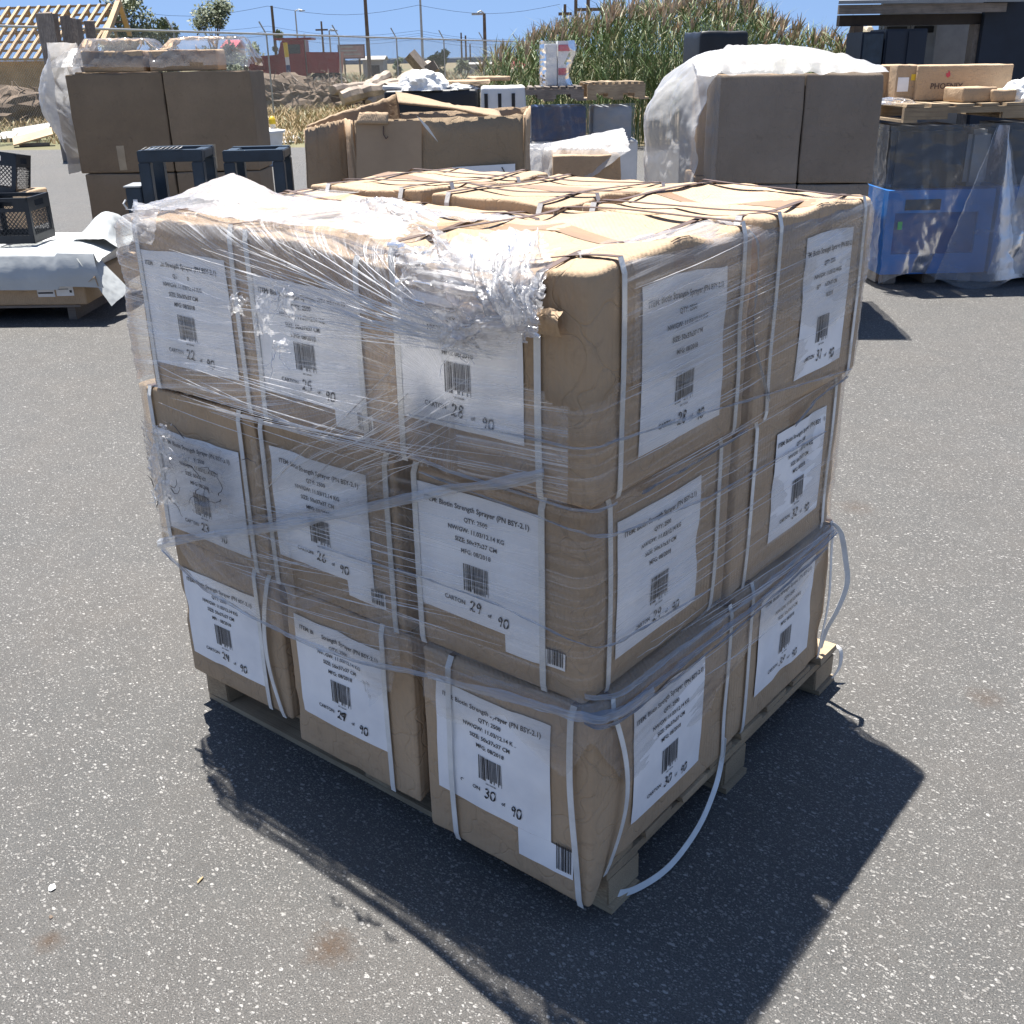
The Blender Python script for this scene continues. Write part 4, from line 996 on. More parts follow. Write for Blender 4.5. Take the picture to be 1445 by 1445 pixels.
# ================================================================ CENTRE: the torn open carton
M['card_mid'] = cardboard('tan_brown_card', (0.40, 0.295, 0.19))
dC = 5.7; big = thing('torn_carton', 'large open carton with torn raised flaps behind the wrapped stack', 'carton', dp(503, 250, dC).xy.to_3d(), CYAW)
inv = (Matrix.Translation(big.location) @ Matrix.Rotation(CYAW, 4, 'Z')).inverted()
def cp(px, py, d_): return inv @ dp(px, py, d_)
def gr(p): q = p.copy(); q.z = 0; return q
def wall(name, a, b, c, d_, mt, th=.012, rag=.012, nu=26, nv=14, seed=0, fold=.008):
    """card panel between lower corners a, b and upper corners c (above b), d (above a), ragged on top"""
    vs = []; fs = []; nrm = (b - a).cross(d_ - a).normalized()
    for s_ in (0, 1):
        for i in range(nu + 1):
            for j in range(nv + 1):
                u, v = i / nu, j / nv; p = a.lerp(b, u).lerp(d_.lerp(c, u), v)
                p = p + nrm * (fold * 2 * noise.noise(p * 3 + Vector((seed, 0, 0))) + s_ * th) + (d_ - a).normalized() * (rag * noise.noise(Vector((u * 14, seed, 0))) * (v ** 6))
                if v > .85: p += nrm * fold * noise.noise(Vector((u * 18, v * 3, seed)))
                vs.append(p)
    K_ = (nu + 1) * (nv + 1)
    for i in range(nu):
        for j in range(nv):
            q = i * (nv + 1) + j; fs.append((q, q + nv + 1, q + nv + 2, q + 1)); fs.append((q + K_ + 1, q + K_ + nv + 2, q + K_ + nv + 1, q + K_))
    rim = [i * (nv + 1) for i in range(nu + 1)] + [nu * (nv + 1) + j for j in range(1, nv + 1)] + [i * (nv + 1) + nv for i in range(nu - 1, -1, -1)] + [j for j in range(nv - 1, 0, -1)]
    for q in range(len(rim)): x_, y_ = rim[q], rim[(q + 1) % len(rim)]; fs.append((y_, x_, x_ + K_, y_ + K_))
    return mesh(name, vs, fs, mt, big, True)
fl = cp(500, 170, dC); fr_ = cp(738, 162, dC); bl_ = cp(470, 165, dC + .75); br = cp(745, 150, dC + 1.0)
f0 = wall('front_panel', gr(fl), gr(fr_), fr_, fl, M['card_mid'], seed=51)
wall('side_panel', gr(fr_), gr(br), br, fr_, M['card'], seed=52)
wall('back_panel', gr(br), gr(bl_), bl_, br, M['card_dark'], seed=53)
wall('side_panel', gr(bl_), gr(fl), fl + Vector((0, 0, 0)), bl_, M['card'], seed=54)
wl0 = cp(427, 182, dC - .05); wl1 = cp(484, 168, dC + .10)
wall('torn_panel', gr(wl0), gr(wl1), wl1, wl0, M['card_dark'], seed=55)
wall('raised_flap', cp(430, 184, dC + .03), cp(564, 172, dC + .65), cp(558, 133, dC + .70), cp(432, 176, dC + .03), M['card_dark'], seed=56, nv=8)
wall('raised_flap', cp(562, 146, dC + .4), cp(708, 166, dC + .02), cp(702, 159, dC + .50), cp(558, 133, dC + .72), M['card_dark'], seed=57, nv=8)
wall('folded_rim', cp(503, 176, dC - .03), cp(548, 176, dC - .03), cp(548, 160, dC - .01), cp(508, 160, dC - .01), M['card'], seed=58, nv=4, nu=10)
lm = MB(); k0 = cp(638, 236, dC - .03); k1 = cp(727, 231, dC - .03); k2 = cp(727, 300, dC - .03); k3 = cp(640, 305, dC - .03)
plate(lm, [k0, k3, k2, k1], -.002); lq = lm.build('shipping_label', M['paper'], big)
sm = MB(); s0 = cp(708, 236, dC - .035)
sm.tube([s0, s0 + Vector((.012, 0, -.02)), s0 + Vector((.004, 0, -.045)), s0 + Vector((-.006, 0, -.03))], .003, 5); sm.build('smudge', M['ink'], lq)
sm = MB(); s0 = cp(541, 178, dC - .035); sm.tube([s0, s0 + Vector((-.002, 0, -.04)), s0 + Vector((.01, 0, -.06)), s0 + Vector((.02, 0, -.05))], .003, 5); sm.build('torn_slit', M['strap_dark'], big)
tpm = MB(); plate(tpm, [cp(588, 163, dC - .03), cp(600, 180, dC - .035), cp(618, 200, dC - .035), cp(604, 178, dC - .035)], -.002); tpm.build('loose_tape', M['strap'], big)
tpm = MB(); plate(tpm, [cp(503, 172, dC - .025), cp(503, 290, dC - .025), cp(595, 290, dC - .025), cp(595, 170, dC - .025)], -.001); tpm.build('tape', mat('matt_card_patch', (0.40, 0.29, 0.19), 0.7, .15, 4), big)

# small tan carton and white sheet between it and the right-hand load
dS = 7.3; a = dp(780, 240, dS); hS = hz(820, 219, dS); a.z = 0
plain_carton('plain tan carton between the torn carton and the milky plastic load', a, CYAW, wd(780, 876, 240, dS), .5, hS, 61)
pl2 = thing('plastic_cover', 'white plastic sheet slumped behind the plain tan carton', 'plastic sheet', a, CYAW)
def f_(u, v): return (-.24 + .75 * u, -.02 + .55 * v + .0, hS - .5 + .52 * min(1, v * 2.2 + u * 1.0) + .13 * max(0, u - .25) * v + .015)
sheet('sheet_body', pl2, f_, 60, 40, M['poly'], .03, 8, 61)
def f_(u, v): return (-.24 + .24 * u, -.05 + .3 * u * v, hS * .35 + (hS * .72) * v)
sheet('hanging_edge', pl2, f_, 30, 40, M['poly'], .025, 9, 62)

# blue machine in clear plastic, with pallets lying on it
dB = 10.3; a = dp(738, 215, dB); wB = wd(738, 900, 180, dB); hB = hz(800, 147, dB); hM = hz(800, 199, dB); a.z = 0
mach = thing('wrapped_machine', 'dark blue machine in clear plastic under the pallets behind the torn carton', 'machine', a, CYAW)
mb = MB(); mb.box((-.02, -.06, 0), (wB, .7, hM), bev=.01); mb.build('white_base', M['white'], mach)
mb = MB(); mb.box((.08, 0, hM + .002), (wB * .55, .6, hB - .02), bev=.01); mb.build('cabinet', M['blue_dark'], mach)
mb = MB(); mb.box((wB * .62, 0.05, hM + .002), (wB - .05, .6, hB - .03), bev=.01); mb.build('panel', M['grey'], mach)
def f_(u, v): return (-.03 + u * wB, -.05 - .05 * (1 - v) * abs(sin(u * 9)), hM - .02 + v * (hB - hM + .02))
sheet('clear_cover', mach, f_, 70, 24, M['poly_clear'], .02, 7, 63)
def old_pallet(label, loc, rz, w_, d_, h_, mt, grp=None, n=9):
    r_ = thing('pallet', label, 'pallet', loc, rz, grp); mb = MB(); st = w_ / n
    for k in range(n): mb.box((k * st + .01, 0, h_ - .018), (k * st + st * .78, d_, h_), jit=.003)
    mb.build('deck', mt, r_)
    for y in (.0, d_ / 2 - .02, d_ - .04):
        mb = MB(); zt_ = h_ - .0185
        for (xa, xb, zb) in ((0, .16, .018), (.16, .36, .055), (.36, .62, .018), (.62, .82, .055), (.82, 1, .018)): mb.box((xa * w_, y, zb), (xb * w_, y + .038, zt_))
        mb.build('stringer', mt, r_)
    mb = MB()
    for k in (0, .45, .9): mb.box((k * w_, 0, 0), (k * w_ + .09, d_, .0175))
    mb.build('bottom_board', mt, r_); return r_
hP2 = hz(800, 122, dB) - hB
old_pallet('weathered pallet lying on the dark blue wrapped machine', off(a, -.1, -.08, hB + .03), CYAW, wB * .62, .8, hP2 - .03, M['wood_grey'])
old_pallet('weathered pallet beside the milky plastic load, on the blue machine', off(a, wB * .56, .0, hB + .03), CYAW + .03, wB * .5, .8, hP2, M['wood'])
a2 = dp(766, 122, dB + .3)
wg = thing('wrapped_column', 'tall narrow bundle with red goods in milky film by the reeds', 'wrapped goods', a2, CYAW + .1)
hW = hz(780, 58, dB + .3) - a2.z; ww = wd(766, 816, 100, dB + .3)
mb = MB(); mb.box((.03, .02, 0), (ww * .42, .2, hW - .02), bev=.01); mb.build('inner_box', M['white'], wg)
mb = MB(); pts = [(ww * .45, 0), (ww * .9, hW * .35 * 0 + .0), (ww * .7, hW * .2), (ww * .78, hW * .42), (ww * .62, hW * .5), (ww * .75, hW * .72), (ww, hW * .9), (ww * .9, hW), (ww * .45, hW)]
plate(mb, [(x, .04, z) for x, z in pts], -.12); mb.build('padded_panel', M['foam'], wg)
mb = MB(); mb.box((ww * .46, .030, hW * .78), (ww * .86, .037, hW * .92)); mb.box((ww * .46, .030, hW * .25), (ww * .72, .037, hW * .40)); mb.build('red_band', M['redfade'], wg)
def f_(u, v):
    an = u * 2 * pi; return (ww * .42 + ww * .48 * cos(an) * (1 - .2 * sin(v * 6) * max(0, cos(an))), .08 - .14 * sin(an), v * hW * 1.01)
sheet('film_cover', wg, f_, 50, 40, M['poly_clear'], .012, 14, 64)
dK = 10.0
def junk(name, label, cat, px0, px1, yt, yb, dist, dep, mt, rough=.0, yaw=0, seed=0, grp=None):
    a_ = dp(px0, yb, dist); w_ = wd(px0, px1, yb, dist); h_ = hz(px0, yt, dist) - a_.z
    r_ = thing(name, label, cat, a_, CYAW + yaw, grp); b_ = Box(0, 0, 0, w_, dep, h_, r=min(.03, h_ / 3), seed=seed, bulge=.01, nz=rough or .01); box_shell(b_, 'body', mt, r_, 7); return r_, w_, h_
r_, w_, h_ = junk('steel_cabinet', 'low white steel cabinet left of the wrapped blue machine', 'cabinet', 680, 742, 122, 190, dK, .5, M['white'])
for i in range(3): mb = MB(); mb.box((.03 + i * .12, -.012, h_ - .2), (.06 + i * .12, .004, h_ - .06)); mb.build('vent', M['black_steel'], r_)
junk('storage_bin', 'long black bin holding scrap, behind the torn carton', 'bin', 545, 676, 128, 190, dK + .2, .7, M['black_steel'])
junk('scrap_sheet', 'white board resting on the black bin', 'board', 540, 600, 121, 128.5, dK + .25, .5, M['white'], seed=3)
junk('flat_carton', 'flattened tan carton on top of the scrap near the reeds', 'carton', 628, 690, 114, 120, dK + .3, .5, M['card'], seed=4)
junk('flat_carton', 'flattened tan carton with a raised corner by the reeds', 'carton', 672, 722, 108, 115, dK + .7, .5, M['card'], seed=5, yaw=.2)
def lump(name, label, cat, px, py, dist, w_, d_, h_, mt, seed, z=None, amp=.25, grp=None, n=26, kind=None):
    c = dp(px, py, dist); 
    if z is not None: c.z = z
    bm = bmesh.new(); bmesh.ops.create_icosphere(bm, subdivisions=4, radius=1)
    for v in bm.verts:
        q = v.co.copy(); k = 1 + amp * (noise.noise(q * 2 + Vector((seed, 0, 0))) + .7 * ridged(q * 2.5 + Vector((seed, 0, 0))) + .35 * noise.noise(q * 9))
        v.co = Vector((q.x * k * w_ / 2, q.y * k * d_ / 2, max(0, q.z * k) * h_ if q.z > -.2 else -.002))
    me = bpy.data.meshes.new(name); bm.to_mesh(me); bm.free(); me.materials.append(mt)
    o_ = bpy.data.objects.new(name, me); o_.location = c; o_.rotation_euler = (0, 0, CYAW); link(o_); tag(o_, label, cat, grp, kind); return o_
lump('foam_bag', 'bright white bag of foam on the black scrap bin', 'bag', 598, 127, dK + .35, .42, .4, .17, M['foam'], 7)
lump('foam_bag', 'crumpled white plastic beside the bag of foam', 'bag', 648, 126, dK + .4, .34, .4, .06, M['foam'], 8)
# black cabinet in front of the reeds
r_, w_, h_ = junk('black_cabinet', 'plain black cabinet rising in front of the reeds', 'cabinet', 983, 1052, 44, 155, 12.5, .7, M['black_steel'], yaw=.10)
r_.location.z = 0; r_.scale.z = hz(1000, 44, 12.5) / h_

# ================================================================ RIGHT: milky plastic load
dR = 6.3; aR = dp(1005, 180, dR); aR.z = 0; wR = wd(1005, 1129, 180, dR); wR2 = wd(1129, 1234, 180, dR)
zR = hz(1120, 106, dR); zR2 = hz(1120, 258, dR); G3 = 'tan cartons of the milky plastic load'
YR = CYAW - .10
XR = Matrix.Rotation(YR, 4, 'Z')
def offr(x, y, z): return aR + XR @ Vector((x, y, z))
old_pallet('pallet under the tan cartons of the milky plastic load', offr(0, 0, 0), YR, wR + wR2, 1.0, .12, M['wood_grey'])
for (x, w_, z0, z1_, lab) in ((0, wR, zR2, zR, 'upper left'), (wR + .004, wR2, zR2, zR, 'upper right'), (0, wR, .125, zR2 - .004, 'lower left'), (wR + .004, wR2 - .01, .125, zR2 - .004, 'lower right')):
    plain_carton('tall tan carton, %s front one of the milky plastic load' % lab, offr(x, 0, z0), YR, w_ - .004, .48, z1_ - z0, 70 + x, G3, mt=M['card_mauve'] if 'card_mauve' in M else M['card'])
plain_carton('tan carton at the back of the milky plastic load, upper tier', offr(-.05, .5, zR2), YR, wR, .48, zR - zR2, 75, G3)
plain_carton('tan carton at the back of the milky plastic load, lower tier', offr(-.08, .5, .125), YR, wR, .48, zR2 - .13, 76, G3)
plain_carton('tan carton at the back right of the milky plastic load', offr(wR + .01, .5, .125), YR, wR2 - .02, .48, zR - .13, 77, G3)
pc = thing('plastic_cover', 'milky plastic sheet draped over the tall tan cartons at the right', 'plastic sheet', aR, YR)
WT = wR + wR2
zp = hz(1100, 66, dR + .3)
def f_(u, v):
    x = -.10 + u * (WT + .12); y = -.012 + v * 1.05
    z = zR + .008 + (zp - zR) * (min(1, v * 3.2) ** .7) * (1 - .75 * max(0, (u - .45) / .55) ** 1.6) * (1 - .6 * max(0, (.2 - u) / .2)) * (1 - .5 * max(0, v - .7) / .3)
    return (x, y, z)
sheet('top_sheet', pc, (lambda u, v, f_=f_: (f_(u, v)[0], f_(u, v)[1], f_(u, v)[2] + .010 * sin(u * 46 + 5 * noise.noise(Vector((u * 3, v * 3, 1)))) * noise.noise(Vector((u * 4, v * 2.5, 7))) * 2)), 130, 80, M['poly'], .014, 6, 71)
def f_(u, v):
    q = min(1, v / .30); y = -.02 + u * 1.05; bul = .33 * sin(q * pi / 2) ** .8 * min(1, .18 + u * 1.5) * (1 - .45 * max(0, v - .5))
    z = zR + .03 + (zp - zR) * .75 * sin(pi * min(.6, u)) * (1 - q) - (zR - .12) * v ** 1.25
    return (.06 * (1 - q) - bul - .02, y, z)
sheet('side_sheet', pc, f_, 70, 90, M['poly'], .035, 3.2, 72)
def f_(u, v):
    return (-.10 + .13 * u, -.035 + .03 * (1 - u), zR + .02 - v * (zR - .15))
sheet('corner_fold', pc, f_, 14, 70, M['poly_clear'], .008, 12, 73)

M['blue_panel'] = mat('deep_blue_panel', (0.006, 0.06, 0.26), 0.4, 0.2, 4)
# ---------------- blue machines in clear plastic, pallet and cartons on top
dG = lev(gp(1330, 402)); aG = dp(1232, 398, dG); aG.z = 0; YG = CYAW + .03; XG = Matrix.Rotation(YG, 4, 'Z')
def offg(x, y, z): return aG + XG @ Vector((x, y, z))
def gx(px): return wd(1232, px, 300, dG) * (1 if px > 1232 else -1)
hG = hz(1330, 172, dG); zb0 = hz(1330, 386, dG)
for i, (x0, x1) in enumerate(((1240, 1392), (1398, 1560))):
    a_, b_ = gx(x0), gx(x1); w_ = b_ - a_; hb = hz(1330, 268 if i == 0 else 266, dG)
    r_ = thing('blue_machine', 'blue machine in clear plastic under the loaded pallet, %s' % ('with a green tag' if i == 0 else 'cut by the picture edge'), 'machine', offg(a_, 0, 0), YG, 'blue machines at the right')
    t_ = .03
    mb = MB()
    for (xa, xb, za, zb) in ((0, .06, zb0, hb), (w_ - .1, w_, zb0, hb), (.06, w_ - .1, zb0, hz(1330, 358, dG)), (.06, w_ - .1, hz(1330, 300, dG), hb)): mb.box((xa, 0, za), (xb, t_, zb))
    mb.box((0, t_ + .001, zb0), (w_, .7, hb - .002)); mb.build('blue_cabinet', M['blue_paint'], r_)
    mb = MB(); mb.box((.062, t_ - .012, hz(1330, 357.5, dG)), (w_ - .102, t_ - .002, hz(1330, 300.5, dG))); pn = mb.build('recessed_door', M['blue_panel'], r_)
    if i == 0: mb = MB(); mb.box((.085, -.004, hz(1330, 323, dG)), (.115, -.001, hz(1330, 312, dG))); mb.build('green_tag', mat('green_tag', (.03, .5, .08), .5), r_)
    mb = MB(); mb.box((.12, -.006, hz(1330, 296, dG)), (.36, -.001, hz(1330, 281, dG))); mb.build('nameplate', M['black_steel'], r_)
    mb = MB(); mb.box((.02, .08, hb + .001), (w_ * .72, .6, hG - .03), bev=.03); mb.build('dark_hood', M['black_steel'], r_)
    mb = MB(); mb.box((w_ * .76, .12, hb + .001), (w_ - .02, .6, hG - .06), bev=.03); mb.build('grey_column', M['grey'], r_)
    for x in (.04, w_ * .45, w_ - .16): mb = MB(); mb.box((x, .05, 0), (x + .10, .6, zb0 - .002), bev=.008); mb.build('skid_block', M['wood_grey'], r_)
cvr = thing('plastic_cover', 'cloudy clear plastic draped down over the blue machines', 'plastic sheet', aG, YG)
wG = gx(1570)
def f_(u, v):
    x = -.03 + u * wG; fo = abs(sin(u * 7 + 1.2 * v + .4)); y = -.05 - .10 * v * fo - .03
    return (x, y, hG - .01 - v * (hG - .06 - .06 * sin(u * 11)))
sheet('hanging_sheet', cvr, f_, 120, 80, M['poly_clear'], .03, 2.5, 81)
def f_(u, v):
    xc = gx(1375) ; x = xc + (u - .5) * (.06 + .62 * v) + .02; return (x, -.12 - .06 * v - .05 * cos((u - .5) * 7), hG - .02 - v * (hG - .08))
sheet('cone_fold', cvr, f_, 50, 80, film_mat('cloudy_fold', 0.30, 0.25, 3, 9, body=(.42, .45, .52), gloss=.3, bmp=.7, iso=.2, sheen=.7), .012, 6, 82)
def f_(u, v):
    xc = gx(1460); x = xc + (u - .5) * (.25 + .5 * v); return (x, -.10 - .05 * v, hG - .01 - v * (hG - .10))
sheet('side_fold', cvr, f_, 40, 80, film_mat('cloudy_fold_pale', 0.45, 0.3, 3, 9, body=(.55, .56, .58), gloss=.3, bmp=.7, iso=.2, sheen=.7), .014, 6, 83)
def f_(u, v): return (-.03 + .02 * v, -.06 + u * .8, hG - .01 - v * (hG - .05))
sheet('left_sheet', cvr, f_, 40, 60, M['poly_clear'], .02, 7, 84)
hp = hz(1330, 147, dG) - hG
pw = gx(1600) + .02
old_pallet('wide wooden pallet on the plastic covered blue machines', offg(0.03, -.12, hG + .004), YG, pw, 1.05, max(.11, hp), M['wood'], n=11)
zq = hG + max(.11, hp) + .006
def cart2(px0, px1, ytop, dist, dep, label, yaw, seed, z=None):
    a_ = dp(px0, ytop, dist); w_ = wd(px0, px1, ytop, dist); z = zq if z is None else z; h_ = max(.05, hz((px0 + px1) / 2, ytop, dist) - z); a_.z = z
    return plain_carton(label, a_, YG + yaw, w_, dep, h_, seed, 'cartons on the loaded pallet', name='carton', n=6, bulge=.004, nz=.006) + (w_, h_)
r_, b_, w_, h_ = cart2(1296, 1428, 91, dG + .35, .5, 'tan carton with a flame mark and lettering on the loaded pallet', -.10, 91)
tx = MB(); put_text(tx, b_, 'F', 'PHOENIX', .050, w_ * .32, h_ * .34, .003); tx.build('lettering', M['strap_dark'], r_)
tx = MB(); fx, fz = w_ * .32, h_ * .64
tx.add([face_pt(b_, 'F', fx + x_, fz + y_, .003) for x_, y_ in ((0, 0), (.016, .012), (.012, .034), (.002, .05), (-.002, .03), (-.014, .03), (-.012, .01))], [(0, 1, 2, 3, 4, 5, 6)]); tx.build('flame_mark', M['redfade'], r_)
r_, b_, w_, h_ = cart2(1267, 1298, 91, dG + .40, .5, 'tan carton end with white and yellow stickers on the loaded pallet', -.12, 92)
lm = patch(b_, 'F', [(.012, .06, .085, .15)], .002, 'shipping_label', M['paper'], r_, (3, 3)); lm = patch(b_, 'F', [(w_ - .05, .13, w_ - .004, .17)], .003, 'yellow_sticker', M['yellow'], r_, (3, 3))
r_, b_, w_, h_ = cart2(1236, 1267, 92, dG + .6, .5, 'small tan carton at the left end of the loaded pallet', .1, 93)
cart2(1360, 1412, 123, dG + .0, .25, 'crushed flat carton with a yellow tag in front of the lettered carton', .1, 94)
cart2(1402, 1436, 126, dG - .02, .22, 'thin flat carton at the right end of the loaded pallet', -.05, 95)
lump('plastic_bag', 'crumpled white plastic bag at the picture edge on the loaded pallet', 'bag', 1440, 120, dG + .1, .30, .3, .13, M['foam'], 11, z=zq)
lump('plastic_bag', 'clear plastic scrap at the left end of the loaded pallet', 'bag', 1262, 120, dG + .05, .30, .2, .035, M['poly_clear'], 12, z=zq)

# ================================================================ RIGHT BACK: the open shed
M['shed_navy'] = mat('dark_navy_siding', (0.010, 0.018, 0.034), 0.6, 0.3, 2)
dH = 18.0
sh = thing('shed', 'weathered open fronted shed with dark doors at the right edge', 'shed', dp(1200, 88, dH).xy.to_3d(), CYAW + .10)
inv2 = (Matrix.Translation(sh.location) @ Matrix.Rotation(CYAW + .10, 4, 'Z')).inverted()
def hp_(px, py, d_): return inv2 @ dp(px, py, d_)
zf = hz(1200, 20, dH); zf1 = hz(1200, 7, dH); Lh = wd(1175, 1422, 14, dH); x0 = -wd(1175, 1200, 14, dH)
mb = MB(); mb.box((x0, -.03, zf), (x0 + Lh, .03, zf1)); mb.build('fascia_board', M['wood_grey'], sh)
mb = MB(); plate(mb, [(x0 - .05, -.10, zf1 + .01), (x0 + Lh + .3, -.10, zf1 + .01), (x0 + Lh + .3, 4.0, zf1 + .9), (hp_(1192, 0, dH + 4).x, 4.0, zf1 + .9)], .05); mb.build('roof', M['grey'], sh)
mb = MB(); mb.box((.0 - .10, .35, zf - .16), (x0 + Lh, .47, zf - .002)); mb.build('beam', mat('dark_beam', (.05, .04, .035), .8), sh)
for xp, mt in ((.14, M['bark']), (wd(1200, 1393, 60, dH), M['wood_grey'])):
    mb = MB(); mb.box((xp, .32, 0), (xp + .15, .50, zf - .162)); mb.build('post', mt, sh)
xe = wd(1200, 1700, 60, dH)
mb = MB(); mb.box((hp_(1240, 60, dH + 3.6).x, 3.4, 0), (xe, 3.5, zf + 1.0)); mb.build('back_wall', M['grey'], sh)
mb = MB(); mb.box((wd(1200, 1400, 60, dH), .2, 0), (xe, .3, zf + 1.9)); mb.build('front_wall', M['shed_navy'], sh)
for i in range(2):
    a_ = wd(1200, 1308 + i * 43, 60, dH); mb = MB(); mb.box((a_, 1.6, 0.02), (a_ + wd(1308, 1350, 60, dH), 1.66, zf - .05)); dr = mb.build('door', M['grey'], sh)
    mb = MB(); mb.box((a_ + .06, 1.575, zf - .25), (a_ + .4, 1.6, zf - .15)); mb.build('hinge_plate', M['black_steel'], dr)
for i, (p0, p1, yt) in enumerate(((1217, 1250, 45), (1250, 1312, 41))):
    a_ = dp(p0, 60, dH - 1.2); a_.z = 0
    r_ = thing('steel_locker', 'dark blue steel locker under the shed roof, %s' % ('narrow one by the post' if i == 0 else 'wide one with two doors'), 'locker', a_, CYAW + .10, 'dark lockers under the shed')
    w_ = wd(p0, p1, 60, dH - 1.2); h_ = hz(p0, yt, dH - 1.2)
    mb = MB(); mb.box((0, 0.02, 0), (w_ - .01, .6, h_), bev=.01); mb.build('cabinet_body', M['shed_navy'], r_)
    n_ = 1 + i
    for k in range(n_): mb = MB(); mb.box((.02 + k * w_ / n_, 0, .06), ((k + 1) * w_ / n_ - .03, .018, h_ - .03)); d_ = mb.build('door', M['navy_steel'] if i == 0 else M['shed_navy'], r_); mb = MB(); mb.box(((k + 1) * w_ / n_ - .09, -.02, h_ * .5), ((k + 1) * w_ / n_ - .07, -.002, h_ * .5 + .12)); mb.build('handle', M['galv'], d_)
lump('canvas_heap', 'pale tan canvas heap beyond the reeds beside the shed post', 'canvas', 1212, 100, 34, 1.6, 1.2, hz(1212, 34, 34), mat('tan_canvas', (.50, .42, .30), .8), 13, z=0, amp=.12)

# ================================================================ REEDS
random.seed(21)
rv, rf, rm = [], [], []
def blade(p, d, L, w0, droop, mi, seg=3, side=None):
    global rv
    s = side or Vector((random.uniform(-1, 1), random.uniform(-1, 1), 0)).normalized(); k0 = len(rv); q = p.copy(); dd = d.normalized()
    for i in range(seg + 1):
        t = i / seg; wv = w0 * (1 - t * .92)
        rv.append(q - s * wv); rv.append(q + s * wv); q = q + dd * (L / seg); dd = (dd + Vector((0, 0, -droop / seg))).normalized()
    for i in range(seg): rf.append((k0 + 2 * i, k0 + 2 * i + 1, k0 + 2 * i + 3, k0 + 2 * i + 2)); rm.append(mi)
def topy(px):
    T_ = [(690, 85), (715, 74), (745, 62), (775, 50), (800, 38), (830, 34), (860, 14), (900, 12), (940, 8), (980, 2), (1010, -4), (1040, 4), (1065, 20), (1085, 42), (1110, 44), (1130, 56), (1160, 50), (1185, 62), (1215, 66), (1240, 60)]
    for (a, ya), (b, yb) in zip(T_, T_[1:]):
        if px <= b: return ya + (yb - ya) * (px - a) / (b - a)
    return 60
for i in range(1900):
    px = random.uniform(690, 1235); dist = random.uniform(20, 27)
    if (px < 775 and random.random() < .45) or (px > 1085 and random.random() < .5): continue
    yt = topy(px) + random.expovariate(1 / 13.0) - 7 + (10 if random.random() < .4 else 0)
    h = max(.6, hz(px, yt, dist)); p = dp(px, 150, dist); p.z = 0
    lean = Vector((random.uniform(-.10, .10), random.uniform(-.10, .10), 1)); yel = random.random() < .32
    blade(p, lean, h, .010, .05, 1 if yel else 0, 3)
    for k in range(random.randint(7, 11)):
        t = random.uniform(.22, 1.0); q = p + lean * (h * t); a = random.uniform(0, 6.28)
        blade(q, Vector((cos(a) * .55, sin(a) * .55, .9)), random.uniform(.28, .65), random.uniform(.008, .016), random.uniform(.5, 2.0), 1 if random.random() < .22 else 0)
    if random.random() < .34:
        q = p + lean * h
        for k in range(6): a = random.uniform(0, 6.28); blade(q - Vector((0, 0, .08)), Vector((cos(a) * .28 + .15, sin(a) * .28, 1)), random.uniform(.20, .36), .026, .6, 2, 2)
reeds = mesh('reed_bed', rv, rf, [M['reed_g'], M['reed_y'], M['plume']], None, False, rm); tag(reeds, 'tall common reeds with tan plumes behind the yard', 'reeds', None, 'stuff')

# ================================================================ dry grass strip
rv, rf, rm = [], [], []
for i in range(5200):
    px = random.uniform(-80, 900); py = random.triangular(112, 206, 165) + (0 if px < 520 else -8); p = gp(px, py)
    if noise.noise(Vector((p.x * .7, p.y * .7, 3))) < -.12 and random.random() < .75: continue
    for k in range(7):
        a = random.uniform(0, 6.28); sc_ = random.uniform(.12, .42)
        blade(p + Vector((random.uniform(-.2, .2), random.uniform(-.2, .2), -.01)), Vector((cos(a) * .6, sin(a) * .6, 1)), sc_, .010 + .0004 * lev(p), 1.0, 0 if random.random() < .85 else 1, 2)
tag(mesh('dry_grass', rv, rf, [M['straw'], M['reed_y']], None, False, rm), 'dry straw coloured grass along the yard edge', 'grass', None, 'stuff')
rv, rf, rm = [], [], []
for i in range(5000):
    px = random.uniform(-120, 1500); d_ = 1 / random.uniform(1 / 160, 1 / 48); p = dp(px, 90, d_); p.z = 0
    for k in range(4):
        a = random.uniform(0, 6.28); blade(p + Vector((random.uniform(-.6, .6), random.uniform(-.6, .6), -.01)), Vector((cos(a) * .6, sin(a) * .6, 1)), random.uniform(.3, 1.1), .06, .8, 0 if random.random() < .6 else 1, 2)
tag(mesh('scrub', rv, rf, [M['leaf_a'], M['straw']], None, False, rm), 'low grey green scrub on the flat land beyond the fence', 'scrub', None, 'stuff')

